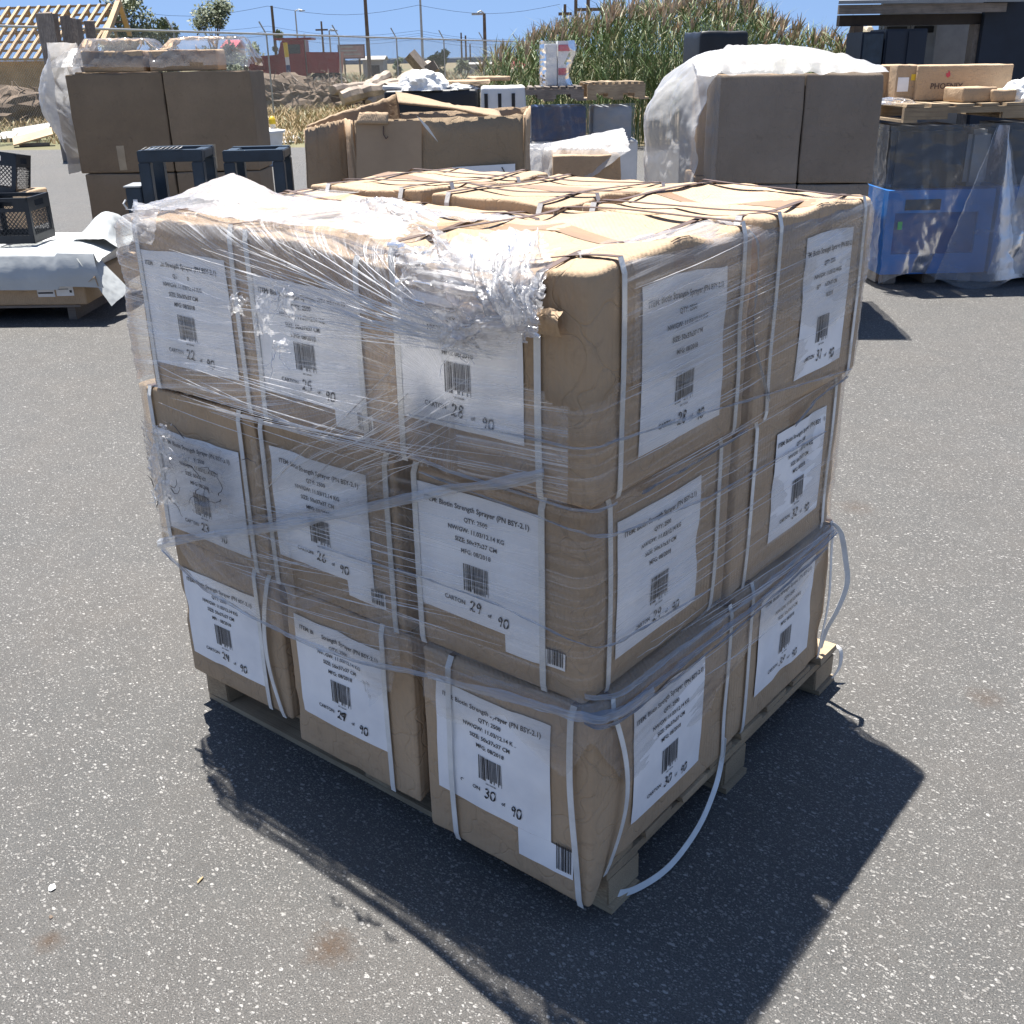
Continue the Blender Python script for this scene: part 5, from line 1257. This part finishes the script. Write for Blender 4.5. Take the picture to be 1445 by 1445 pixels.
# ================================================================ chain link fence
pA = dp(-260, 90, 21.5); pB = dp(930, 90, 92)
for p_ in (pA, pB): p_.z = 0
a0 = dp(0, 90, 25); a1 = dp(700, 90, 54); a0.z = a1.z = 0
dr_ = (a1 - a0).normalized(); pA = a0 - dr_ * 4; pB = a1 + dr_ * 14; LF = (pB - pA).length; HF = 2.36
fence = thing('chain_link_fence', 'galvanised chain link fence along the far edge of the yard', 'fence', pA, atan2(dr_.y, dr_.x))
mb = MB(); mb.tube([(0, 0, HF), (LF, 0, HF)], .028, 8); mb.build('top_rail', M['galv'], fence)
v_, f__ = [], []; st = .075
for sg in (1, -1):
    for i in range(int((LF + HF) / st) + 1):
        c = i * st - (HF if sg > 0 else 0); x0_, z0_ = c, 0.03
        xa, za, xb, zb = (c, 0.03, c + HF, HF - .02) if sg > 0 else (c, 0.03, c - HF, HF - .02)
        def clampx(xa, za, xb, zb):
            pts = []
            for (x, z, x2, z2_) in ((xa, za, xb, zb),):
                t0, t1 = 0.0, 1.0; dx = x2 - x
                for lim, s_ in ((0, 1), (LF, -1)):
                    if abs(dx) > 1e-9:
                        t = (lim - x) / dx
                        if s_ * dx > 0: t0 = max(t0, t)
                        else: t1 = min(t1, t)
                if t1 <= t0: return None
                return (x + dx * t0, z + (z2_ - z) * t0, x + dx * t1, z + (z2_ - z) * t1)
        r = clampx(xa, za, xb, zb)
        if not r: continue
        xa, za, xb, zb = r; w2 = .0032; k = len(v_); yo = .004 * sg
        v_ += [(xa - w2, yo, za), (xa + w2, yo, za), (xb + w2, yo, zb), (xb - w2, yo, zb), (xa, yo + .004, za), (xb, yo + .004, zb)]
        f__ += [(k, k + 1, k + 2, k + 3), (k + 1, k + 4, k + 5, k + 2), (k + 4, k, k + 3, k + 5)]
mesh('wire_mesh', v_, f__, M['wire'], fence)
for i in range(int(LF / 4.6) + 1):
    x = 1.2 + i * 4.6; mb = MB(); mb.tube([(x, .05, 0), (x, .05, HF), (x - .02, .25, HF + .35)], .026, 7); mb.build('post', M['galv'], fence)
pp = gp(413, 152); mk = thing('marker_post', 'white marker post with a yellow top in front of the fence', 'post', (pp.x, pp.y, 0), 0)
hh = hz(413, 60, lev(pp)); mb = MB(); mb.tube([(0, 0, 0), (-.06, 0, hh * .78)], .075, 8); mb.build('lower_post', M['white'], mk); mb = MB(); mb.tube([(-.06, 0, hh * .78 + .001), (-.09, 0, hh)], .08, 8); mb.build('yellow_cap', M['yellow'], mk)
mb = MB(); mb.tube([(-.036, 0, hh * .5), (-.05, 0, hh * .66)], .079, 8); mb.build('sticker_band', M['blue_dark'], mk)
# yellow cap hydrant, tub and grey sheet by the yard edge
pp = gp(386, 188); hy = thing('yellow_hydrant', 'small yellow topped post standing by the dry grass', 'post', (pp.x, pp.y, 0), 0); s_ = lev(pp) / 36
mb = MB(); mb.tube([(0, 0, 0), (0, 0, .28 * s_)], [.07, .055], 9); mb.build('stub', M['white'], hy)
mb = MB(); mb.tube([(0, 0, .281 * s_), (0, 0, .42 * s_), (0, 0, .48 * s_), (0, 0, .52 * s_)], [.085, .08, .055, .015], 9); mb.build('yellow_cap', M['yellow'], hy)
pp = gp(372, 232); tb = thing('white_tub', 'white round tub behind the tan cartons near the yard edge', 'tub', (pp.x, pp.y, 0), 0); ht = hz(375, 184, lev(pp))
mb = MB(); mb.tube([(0, 0, 0), (0, 0, ht * .93)], [.28, .36], 20); mb.build('tub_body', M['white'], tb); mb = MB(); mb.tube([(0, 0, ht * .931), (0, 0, ht)], [.39, .39], 20); mb.build('rim', M['white'], tb)
pp = gp(404, 203); o_ = mesh('grey_sheet', [tuple(gp(x_, y_) + Vector((0, 0, z_))) for x_, y_, z_ in ((376, 205, .02), (430, 200, .02), (405, 188, .08), (380, 186, .10), (376, 205, .0), (430, 200, .0), (405, 188, .06), (380, 186, .08))], [(0, 1, 2, 3), (7, 6, 5, 4), (0, 4, 5, 1), (1, 5, 6, 2), (2, 6, 7, 3), (3, 7, 4, 0)], M['concrete']); tag(o_, 'pale grey sheet lying at the edge of the asphalt', 'sheet')
# flat scrap boards at the far left
for k, (px, py, w_) in enumerate(((-8, 190, 1.0), (14, 184, .9), (20, 198, .8))):
    p = gp(px, py + 10); b = thing('scrap_board', ['white board leaning on the scrap at the far left', 'pale plank above the white board at the far left', 'low tan board on the ground at the far left'][k], 'board', (p.x, p.y, 0), CYAW + .2 * k)
    mb = MB(); plate(mb, [(0, 0, .0 + .02), (w_, .1, .10 + k * .05), (w_, .5, .22 + k * .05), (0, .5, .15)], .03); mb.build('board_face', [M['white'], M['concrete'], M['card']][k], b)
    mb = MB(); mb.box((.1, .1, 0), (w_ - .1, .4, .05)); mb.build('batten', M['wood_grey'], b)

# ================================================================ beyond the fence
# upright weathered boards
for k in range(6):
    px = 66 + k * 10.5 + (7 if k > 1 else 0); dist = 19.5 + k * .35; yt = 18 + k * 2.2; h = hz(px, yt, dist); p = dp(px, 100, dist); p.z = 0; w_ = wd(px, px + (22 if k == 0 else 13), 60, dist)
    mb = MB(); mb.box((0, 0, 0), (w_, .04, h), jit=.02); o_ = mb.build('upright_plank', M['wood_grey']); o_.location = p; o_.rotation_euler = (0, random.uniform(-.02, .03), CYAW + random.uniform(-.2, .3))
    tag(o_, 'weathered upright grey plank, %s of the row before the roof frame' % ['first and widest', 'second', 'third', 'fourth', 'fifth', 'last'][k], 'plank', 'upright planks by the fence')
# timber roof frame
dF = 42.0; rfm = thing('roof_frame', 'bare timber roof frame of rafters and battens beyond the fence', 'roof frame', dp(60, 90, dF).xy.to_3d(), CYAW)
inv3 = (Matrix.Translation(rfm.location) @ Matrix.Rotation(CYAW, 4, 'Z')).inverted()
def rp(px, py, d_): return inv3 @ dp(px, py, d_)
def beam(name, a, b, t, mt): mb = MB(); mb.tube([a, b], t, 4); mb.build(name, mt, rfm)
for k in range(13): x = -14 + k * 14.2; beam('rafter', rp(x + 13, 11 - k * .4, dF + 2), rp(x - 36, 84, dF - 1.2), .075, M['tan'])
for k in range(7): t = k / 6; beam('batten', rp(8 - 48 * t - 10, 12 + 72 * t, dF + 2 - 3.2 * t), rp(166 - 50 * t, 7 + 77 * t, dF + 2 - 3.2 * t), .055, M['tan'])
for k in range(6): x = 10 + k * 28; beam('rafter', rp(x, 11, dF + 2.1), rp(x + 18, 60, dF + 5), .07, M['wood_grey'])
for k in range(3): t = (k + 1) / 4; beam('batten', rp(0, 12 + 45 * t, dF + 2 + 3 * t), rp(168 + 12 * t, 8 + 45 * t, dF + 2 + 3 * t), .05, M['wood_grey'])
beam('barge_board', rp(167, 4, dF + 2), rp(146, 60, dF - 1), .13, M['tan']); beam('barge_board', rp(168, 4, dF + 2.1), rp(183, 48, dF + 4.5), .12, M['tan']); beam('tie_beam', rp(150, 42, dF), rp(182, 42, dF + 3.5), .10, M['tan'])
mb = MB(); a = rp(-40, 116, dF - 1); b = rp(62, 86, dF - 1); mb.box((a.x, a.y, 0), (b.x, a.y + 3, b.z), jit=.05); mb.build('timber_stack', M['tan'], rfm)
for x in (100, 150): beam('prop', rp(x, 84, dF - 1.2), rp(x, 118, dF - 1.2) * 1.0, .10, M['tan'])
# trees
def tree(name, label, px, ytop, ybot, dist, wpx, mt, n, seed, lobes=14, leaf=.16, grp='trees beyond the fence', trunk=True):
    rnd = random.Random(seed); base = dp(px, 90, dist); base.z = 0; top = hz(px, ytop, dist); w_ = wd(px, px + wpx, 60, dist)
    r_ = thing(name, label, 'tree', base, rnd.uniform(0, 6), grp); low = top * .06
    mb = MB(); limbs = []
    mb.tube([(0, 0, 0), (rnd.uniform(-.1, .1), 0, top * .3), (rnd.uniform(-.3, .3), rnd.uniform(-.3, .3), top * .62)], [w_ * .045, w_ * .035, w_ * .018], 7)
    cl = []
    for i in range(lobes):
        a = rnd.uniform(0, 6.28); zz = rnd.uniform(low, top * .93); rr = w_ / 2 * sqrt(rnd.random()) * (1 - .55 * abs(zz / top - .5) ** 1.2 * 1.6)
        c = Vector((cos(a) * rr, sin(a) * rr, zz)); cl.append((c, rnd.uniform(.16, .32) * w_)); mb.tube([(0, 0, zz * .45), c * .6 + Vector((0, 0, zz * .2)), c], [w_ * .018, w_ * .01, .01], 5)
    mb.build('trunk', M['bark'], r_); vs, fs = [], []
    for i in range(n):
        c, rad = rnd.choice(cl); d_ = Vector((rnd.gauss(0, 1), rnd.gauss(0, 1), rnd.gauss(0, .8))); d_ = d_.normalized() * rad * rnd.random() ** .4; p = c + d_
        a_ = Vector((rnd.gauss(0, 1), rnd.gauss(0, 1), rnd.gauss(0, 1))).normalized(); b_ = a_.orthogonal().normalized(); s_ = leaf * rnd.uniform(.5, 1.2); k = len(vs)
        vs += [p - a_ * s_, p + b_ * s_ * .5, p + a_ * s_, p - b_ * s_ * .5]; fs.append((k, k + 1, k + 2, k + 3))
    mesh('crown', vs, fs, mt, r_); return r_
tree('olive_tree', 'tall grey green tree just right of the timber roof frame', 182, -30, 90, 68, 66, M['leaf_a'], 5200, 1, 26, .13)
tree('olive_tree', 'low grey green bush between the two tall trees', 238, 26, 90, 74, 52, M['leaf_a'], 3200, 2, 16, .13)
tree('olive_tree', 'rounded grey green tree left of the red truck', 306, -2, 92, 72, 56, M['leaf_a'], 5200, 3, 24, .13)
tree('olive_tree', 'small bush at the foot of the rounded tree', 345, 56, 92, 80, 46, M['leaf_a'], 2400, 4, 12, .13)
tree('olive_tree', 'thin tree top above the red truck cab', 398, 40, 92, 110, 22, M['leaf_a'], 900, 5, 8, .16)
tree('green_tree', 'dark green round tree on the horizon left of the reeds', 619, 70, 90, 120, 27, M['leaf_b'], 2600, 6, 14, .18)
tree('green_tree', 'small dark bush on the horizon by the logs', 563, 82, 90, 130, 20, M['leaf_b'], 900, 7, 8, .18)
tree('green_tree', 'low bush on the horizon behind the billboard', 530, 80, 90, 140, 26, M['leaf_a'], 900, 8, 8, .2)
tree('green_tree', 'low bush at the horizon close to the reeds', 652, 84, 90, 140, 20, M['leaf_a'], 700, 9, 8, .2)
# red dump truck
dK = 76.0; tr_ = thing('dump_truck', 'red dump truck parked beyond the fence, facing left', 'truck', dp(349, 90, dK).xy.to_3d(), CYAW)
s = wd(349, 480, 90, dK) / 6.9
def tb_(name, lo, hi, mt, par=tr_, bev=.04): mb = MB(); mb.box(tuple(c * s for c in lo), tuple(c * s for c in hi), bev=bev); return mb.build(name, mt, par)
zc = lambda y: hz(400, y, dK) / s
hd = MB(); pts = [(.0, zc(108)), (.0, zc(84)), (.35, zc(79)), (2.3, zc(77)), (2.3, zc(108))]; plate(hd, [(x * s, .25 * s, z * s) for x, z in pts], 1.9 * s); hd.build('hood', M['red_paint'], tr_)
cb = MB(); pts = [(2.31, zc(108)), (2.31, zc(77)), (2.6, zc(60)), (2.7, zc(57)), (4.3, zc(57)), (4.3, zc(108))]; plate(cb, [(x * s, .15 * s, z * s) for x, z in pts], 2.1 * s); cab = cb.build('cab', M['red_paint'], tr_)
tb_('cab_guard', (2.1, .1, zc(56.5)), (4.9, 2.3, zc(53.5)), M['red_paint'])
gm = MB(); plate(gm, [(x * s, (.15 - .012) * s, z * s) for x, z in ((3.0, zc(76)), (3.05, zc(63)), (4.0, zc(63)), (4.0, zc(76)))], -.01); gm.build('side_window', M['glass'], cab)
gm = MB(); plate(gm, [(2.335 * s, .3 * s, zc(75.5) * s), (2.335 * s, 2.1 * s, zc(75.5) * s), (2.56 * s, 2.1 * s, zc(62) * s), (2.56 * s, .3 * s, zc(62) * s)], .02); gm.build('windscreen', M['glass'], cab)
tb_('grille', (-.05, .6, zc(106)), (-.002, 1.8, zc(86)), M['galv']); tb_('bumper', (-.25, .2, zc(114)), (-.06, 2.2, zc(108.5)), M['galv'])
for y in (.35, 1.85): tb_('headlight', (-.09, y, zc(95)), (-.003, y + .22, zc(90)), M['white'])
bd = MB(); pts = [(4.42, zc(104)), (4.42, zc(74)), (6.9, zc(75)), (6.75, zc(104))]; plate(bd, [(x * s, .05 * s, z * s) for x, z in pts], 2.3 * s); bd.build('dump_bed', M['red_paint'], tr_)
for k in range(4): tb_('bed_rib', (4.6 + k * .62, -.01, zc(103)), (4.7 + k * .62, .048, zc(76)), M['red_paint'], bev=.01)
tb_('frame_rail', (.2, .8, zc(113)), (6.7, 1.6, zc(108.6)), M['black_steel']); tb_('fender', (.3, .02, zc(104)), (1.6, .24, zc(97)), M['red_paint'])
mb = MB(); mb.tube([(4.36 * s, .3 * s, zc(104) * s), (4.36 * s, .3 * s, zc(48) * s)], .06 * s, 8); mb.build('exhaust', M['galv'], tr_)
for x in (.95, 5.1, 6.2):
    for y in (.05, 2.0):
        mb = MB(); mb.tube([(x * s, y * s, .5), (x * s, (y + .32) * s, .5)], .5, 18); wh = mb.build('wheel', M['tyre'], tr_); mb = MB(); mb.tube([(x * s, (y - .02) * s, .5), (x * s, y * s - .001, .5)], .24, 12); mb.build('hub', M['galv'], wh)
# billboard
bbp = dp(478, 90, 118).xy.to_3d(); bb = thing('billboard', 'faded billboard on posts right of the red truck', 'billboard', bbp, CYAW); wb = wd(478, 516, 80, 118); z0_, z1_ = hz(490, 83, 118), hz(490, 63, 118)
mb = MB(); mb.box((0, 0, z0_), (wb, .15, z1_)); mb.build('panel_frame', mat('billboard_frame', (.22, .13, .13), .7), bb)
mb = MB(); mb.box((.12, -.03, z0_ + .12), (wb - .12, -.002, z1_ - .12)); fc_ = mb.build('poster', mat('faded_poster', (.42, .27, .26), .6, .3, 1.2), bb)
mb = MB(); [mb.box((.3, -.05, z0_ + .35 + k * .35), (wb - .4 - .4 * k, -.032, z0_ + .48 + k * .35)) for k in range(3)]; mb.build('faded_lettering', M['concrete'], fc_)
for x in (.6, wb - .6): mb = MB(); mb.tube([(x, .08, 0), (x, .08, z0_ - .01)], .09, 7); mb.build('post', M['bark'], bb)
for (p0, p1, yt, ds, lab) in ((512, 541, 80, 125, 'small grey shed on the horizon beside the billboard'), (655, 694, 89, 150, 'long low pale roof on the horizon left of the reeds'), (318, 333, 57, 95, 'dark red roof behind the rounded grey green tree')):
    a_ = dp(p0, 90, ds); a_.z = 0; w_ = wd(p0, p1, 90, ds); h_ = hz(p0, yt, ds); b_ = thing('outbuilding', lab, 'building', a_, CYAW)
    mb = MB(); mb.box((0, 0, 0), (w_, 4, h_ * .82)); mb.build('wall', M['grey'], b_); mb = MB(); plate(mb, [(-.2, -.3, h_ * .83), (w_ + .2, -.3, h_ * .83), (w_ + .2, 2, h_), (-.2, 2, h_)], .08); plate(mb, [(-.2, 4.3, h_ * .83), (w_ + .2, 4.3, h_ * .83), (w_ + .2, 2.01, h_), (-.2, 2.01, h_)][::-1], .08); mb.build('roof', M['concrete'] if p0 != 318 else M['redfade'], b_)
    mb = MB(); mb.box((w_ * .4, -.05, 0), (w_ * .4 + .9, -.002, min(2.0, h_ * .6))); mb.build('door', M['black_steel'], b_)
# poles
random.seed(5)
def pole(px, ytop, dist, r, label, name='utility_pole', arms=(), lamp=0, mt=None):
    b_ = dp(px, 90, dist); b_.z = 0; h = hz(px, ytop, dist); r_ = thing(name, label, 'pole' if name == 'utility_pole' else 'street lamp', b_, CYAW, 'poles on the skyline')
    mb = MB(); mb.tube([(0, 0, 0), (0, 0, h)], [r, r * .7], 7); mb.build('pole_shaft', mt or M['bark'], r_)
    for (z, w_) in arms: mb = MB(); mb.box((-w_ / 2, -.14, h - z - .1), (w_ / 2, -r - .001, h - z + .1)); mb.build('crossarm', M['bark'], r_)
    if lamp: mb = MB(); mb.tube([(0, 0, h), (lamp * .5, 0, h + .15), (lamp, 0, h + .05)], [.05, .05, .05], 6); mb.box((lamp - .35, -.15, h - .08), (lamp + .35, .15, h + .04)); mb.build('lamp_head', M['galv'], r_)
pole(391, 8, 95, .15, 'wooden utility pole behind the red truck cab')
pole(423, 15, 150, .12, 'slim pale lamp mast right of the truck cab', 'street_lamp', lamp=.9, mt=M['galv'])
pole(458, 30, 150, .16, 'utility pole with one crossarm above the truck bed', arms=((1.0, 1.6),))
pole(468, 43, 120, .10, 'short lamp with a round head right of the crossarm pole', 'street_lamp', lamp=.5, mt=M['galv'])
pole(521, -30, 88, .17, 'tallest dark pole, rising right of the billboard')
pole(597, -2, 130, .17, 'tall lamp mast over the dark green round tree', 'street_lamp', lamp=.8, mt=M['galv'])
pole(685, 19, 70, .13, 'lamp pole with a short arm just left of the reeds', 'street_lamp', lamp=-.4)
pole(652, 46, 170, .16, 'distant pole, leftmost of the small cluster by the lamp', arms=((1, 1.2),))
pole(658, 50, 180, .18, 'distant pole in the middle of the small cluster'); pole(664, 62, 190, .16, 'shortest distant pole of the small cluster')
pole(797, 6, 80, .14, 'utility pole at the left of three above the reeds', arms=((.6, .9), (2.2, .9)))
pole(812, -30, 78, .15, 'middle of three dark poles above the reeds')
pole(829, -10, 78, .17, 'pole with a wide crossarm, right of three above the reeds', arms=((1.0, 1.8),))
for k, (ya, yb, ds) in enumerate(((34, 49, 150), (42, 56, 150), (48, 60, 150), (14, 6, 120), (45, 50, 160))):
    a_ = dp(150, ya - 4, ds); b_ = dp(790, yb, ds * 1.1); pts = []
    for i in range(25): t = i / 24; p = a_.lerp(b_, t); p.z -= .9 * abs(sin(t * pi * 3)); pts.append(p)
    mb = MB(); mb.tube(pts, .022, 4); o_ = mb.build('power_line', M['black_steel']); tag(o_, 'thin power line crossing the sky, %s from the top' % ['third', 'fourth', 'fifth', 'first and highest', 'second'][k], 'power line', 'power lines across the sky')
# logs, timbers, root heaps
lg = [((482, 140), (560, 118), .24), ((520, 146), (588, 112), .20), ((545, 130), (607, 98), .27), ((560, 142), (630, 128), .18), ((505, 132), (545, 108), .2), ((590, 136), (650, 122), .2), ((470, 128), (520, 122), .17)]
for k, (a, b, r) in enumerate(lg):
    p0 = dp(a[0], a[1], 37 + k * .3); p0.z = max(p0.z, r * .9) ; p1 = dp(b[0], b[1], 38 + k * .8); p1.z = max(p1.z, r)
    pts = [p0.lerp(p1, t / 8) + Vector((random.uniform(-.06, .06), 0, random.uniform(-.05, .05))) for t in range(9)]
    mb = MB(); mb.tube(pts, [r * random.uniform(.85, 1.1) for _ in pts], 9); o_ = mb.build('log', M['log'], smooth=False)
    tag(o_, ['longest pale log, lowest left of the heap', 'pale log crossing above the longest one', 'thick pale log pointing up at the beam', 'short pale log under the thick one', 'bleached log at the back left of the heap', 'pale log at the right foot of the heap', 'thin pale log next to the roots'][k], 'log', 'pale felled logs beyond the fence')
for k, (a, b) in enumerate((((578, 76), (601, 103)), ((596, 106), (616, 92)))):
    p0 = dp(*a, 36); p1 = dp(*b, 36); mb = MB(); mb.tube([p0, p1], .21, 4); o_ = mb.build('timber_beam', M['wood_grey']); tag(o_, ['square dark beam jutting up from the log heap', 'short square beam leaning on the log heap'][k], 'beam', 'square beams on the log heap')
for k, (px, yb, ds, w_, h_, lab) in enumerate(((400, 132, 42, 4.2, 1.15, 'tangled dark root heap before the red truck'), (448, 132, 42, 2.6, .95, 'grey root heap with a pale slab, right of the truck'), (20, 135, 34, 5.0, 1.0, 'rubble and root heap at the left below the roof frame'), (560, 140, 41, 4.5, .5, 'earth mound under the pale logs'), (690, 128, 44, 4.0, .7, 'brown heap by the foot of the reeds'))):
    c = dp(px, 100, ds); o_ = lump('root_heap', lab, 'heap', px, 100, ds, w_, 2.5, h_, M['root'], 40 + k, z=0, amp=.4, grp='heaps beyond the fence')
    rv, rf, rm = [], [], []
    mb = MB()
    for i in range(150 if k != 3 else 30):
        a = random.uniform(0, 6.28); q = Vector((random.uniform(-.5, .5) * w_, random.uniform(-1.0, .4), random.uniform(.1, 1.0) * h_)); d_ = Vector((random.uniform(-1, 1), random.uniform(-1, .3), random.uniform(-.4, .7))).normalized() * random.uniform(.15, .5); d2 = d_ + Vector([random.uniform(-.15, .15) for _ in range(3)])
        mb.tube([q, q + d_ * .5, q + d2], [.03, .022, .01], 4)
    mb.build('root_tangle', M['root'] if k % 2 == 0 else M['log'], o_)
def hill_row(name, dist, y0, amp, seed):
    vs = []; n = 160
    for i in range(n + 1):
        px = -500 + 2600 * i / n; p = dp(px, 85, dist); h = max(4, hz(px, 0, dist) * 0 + dist / 1496 * (y0 + amp * noise.noise(Vector((i * .13, seed, 0))) + amp * .4 * noise.noise(Vector((i * .6, seed, 2)))))
        vs += [(p.x, p.y, -1), (p.x, p.y, h), (p.x + FH.x * dist * .15, p.y + FH.y * dist * .15, -1)]
    fs = []
    for i in range(n): a = i * 3; fs += [(a, a + 3, a + 4, a + 1), (a + 1, a + 4, a + 5, a + 2)]
    tag(mesh(name, vs, fs, M['hill'], None, True), kind='structure')
hill_row('hills', 7000, 6, 6, 3)
# red parasol-like cover near the reeds
p = dp(722, 90, 60); p.z = 0; pr = thing('red_canopy', 'small red canopy showing through the reeds at their left edge', 'canopy', p, 0)
h = hz(722, 80, 60); mb = MB(); mb.tube([(0, 0, h - .6), (0, 0, h)], [1.1, .08], 8); mb.build('canopy_cloth', M['redfade'], pr); mb = MB(); mb.tube([(0, 0, 0), (0, 0, h - .58)], .05, 6); mb.build('pole', M['galv'], pr)
# bits lying on the asphalt
random.seed(77)
for k, (px, py, L_, lab, mt) in enumerate(((283, 1243, .010, 'thin pale splinter lying on the asphalt at the lower left', M['straw']), (74, 1254, .010, 'small pale pebble on the asphalt near the left edge', M['foam']), (72, 1295, .005, 'tiny brown pebble below the pale one', M['bark']), (187, 430, .02, 'dark chip on the asphalt by the vinyl sheet', M['black_steel']))):
    bm = bmesh.new(); bmesh.ops.create_icosphere(bm, subdivisions=2, radius=1)
    for v in bm.verts: v.co *= 1 + .3 * noise.noise(v.co * 2 + Vector((k, 0, 0))); v.co = Vector((v.co.x * L_ * (.25 if k == 0 else .7), v.co.y * L_, (v.co.z + .9) * L_ * .22))
    me = bpy.data.meshes.new('pebble'); bm.to_mesh(me); bm.free(); me.materials.append(mt); o_ = bpy.data.objects.new('pebble' if k in (1, 2) else ('splinter' if k == 0 else 'chip'), me); q = gp(px, py); o_.location = (q.x, q.y, 0.001); o_.rotation_euler = (0, 0, .5 * k + .3); link(o_); tag(o_, lab, 'pebble' if k in (1, 2) else 'scrap')
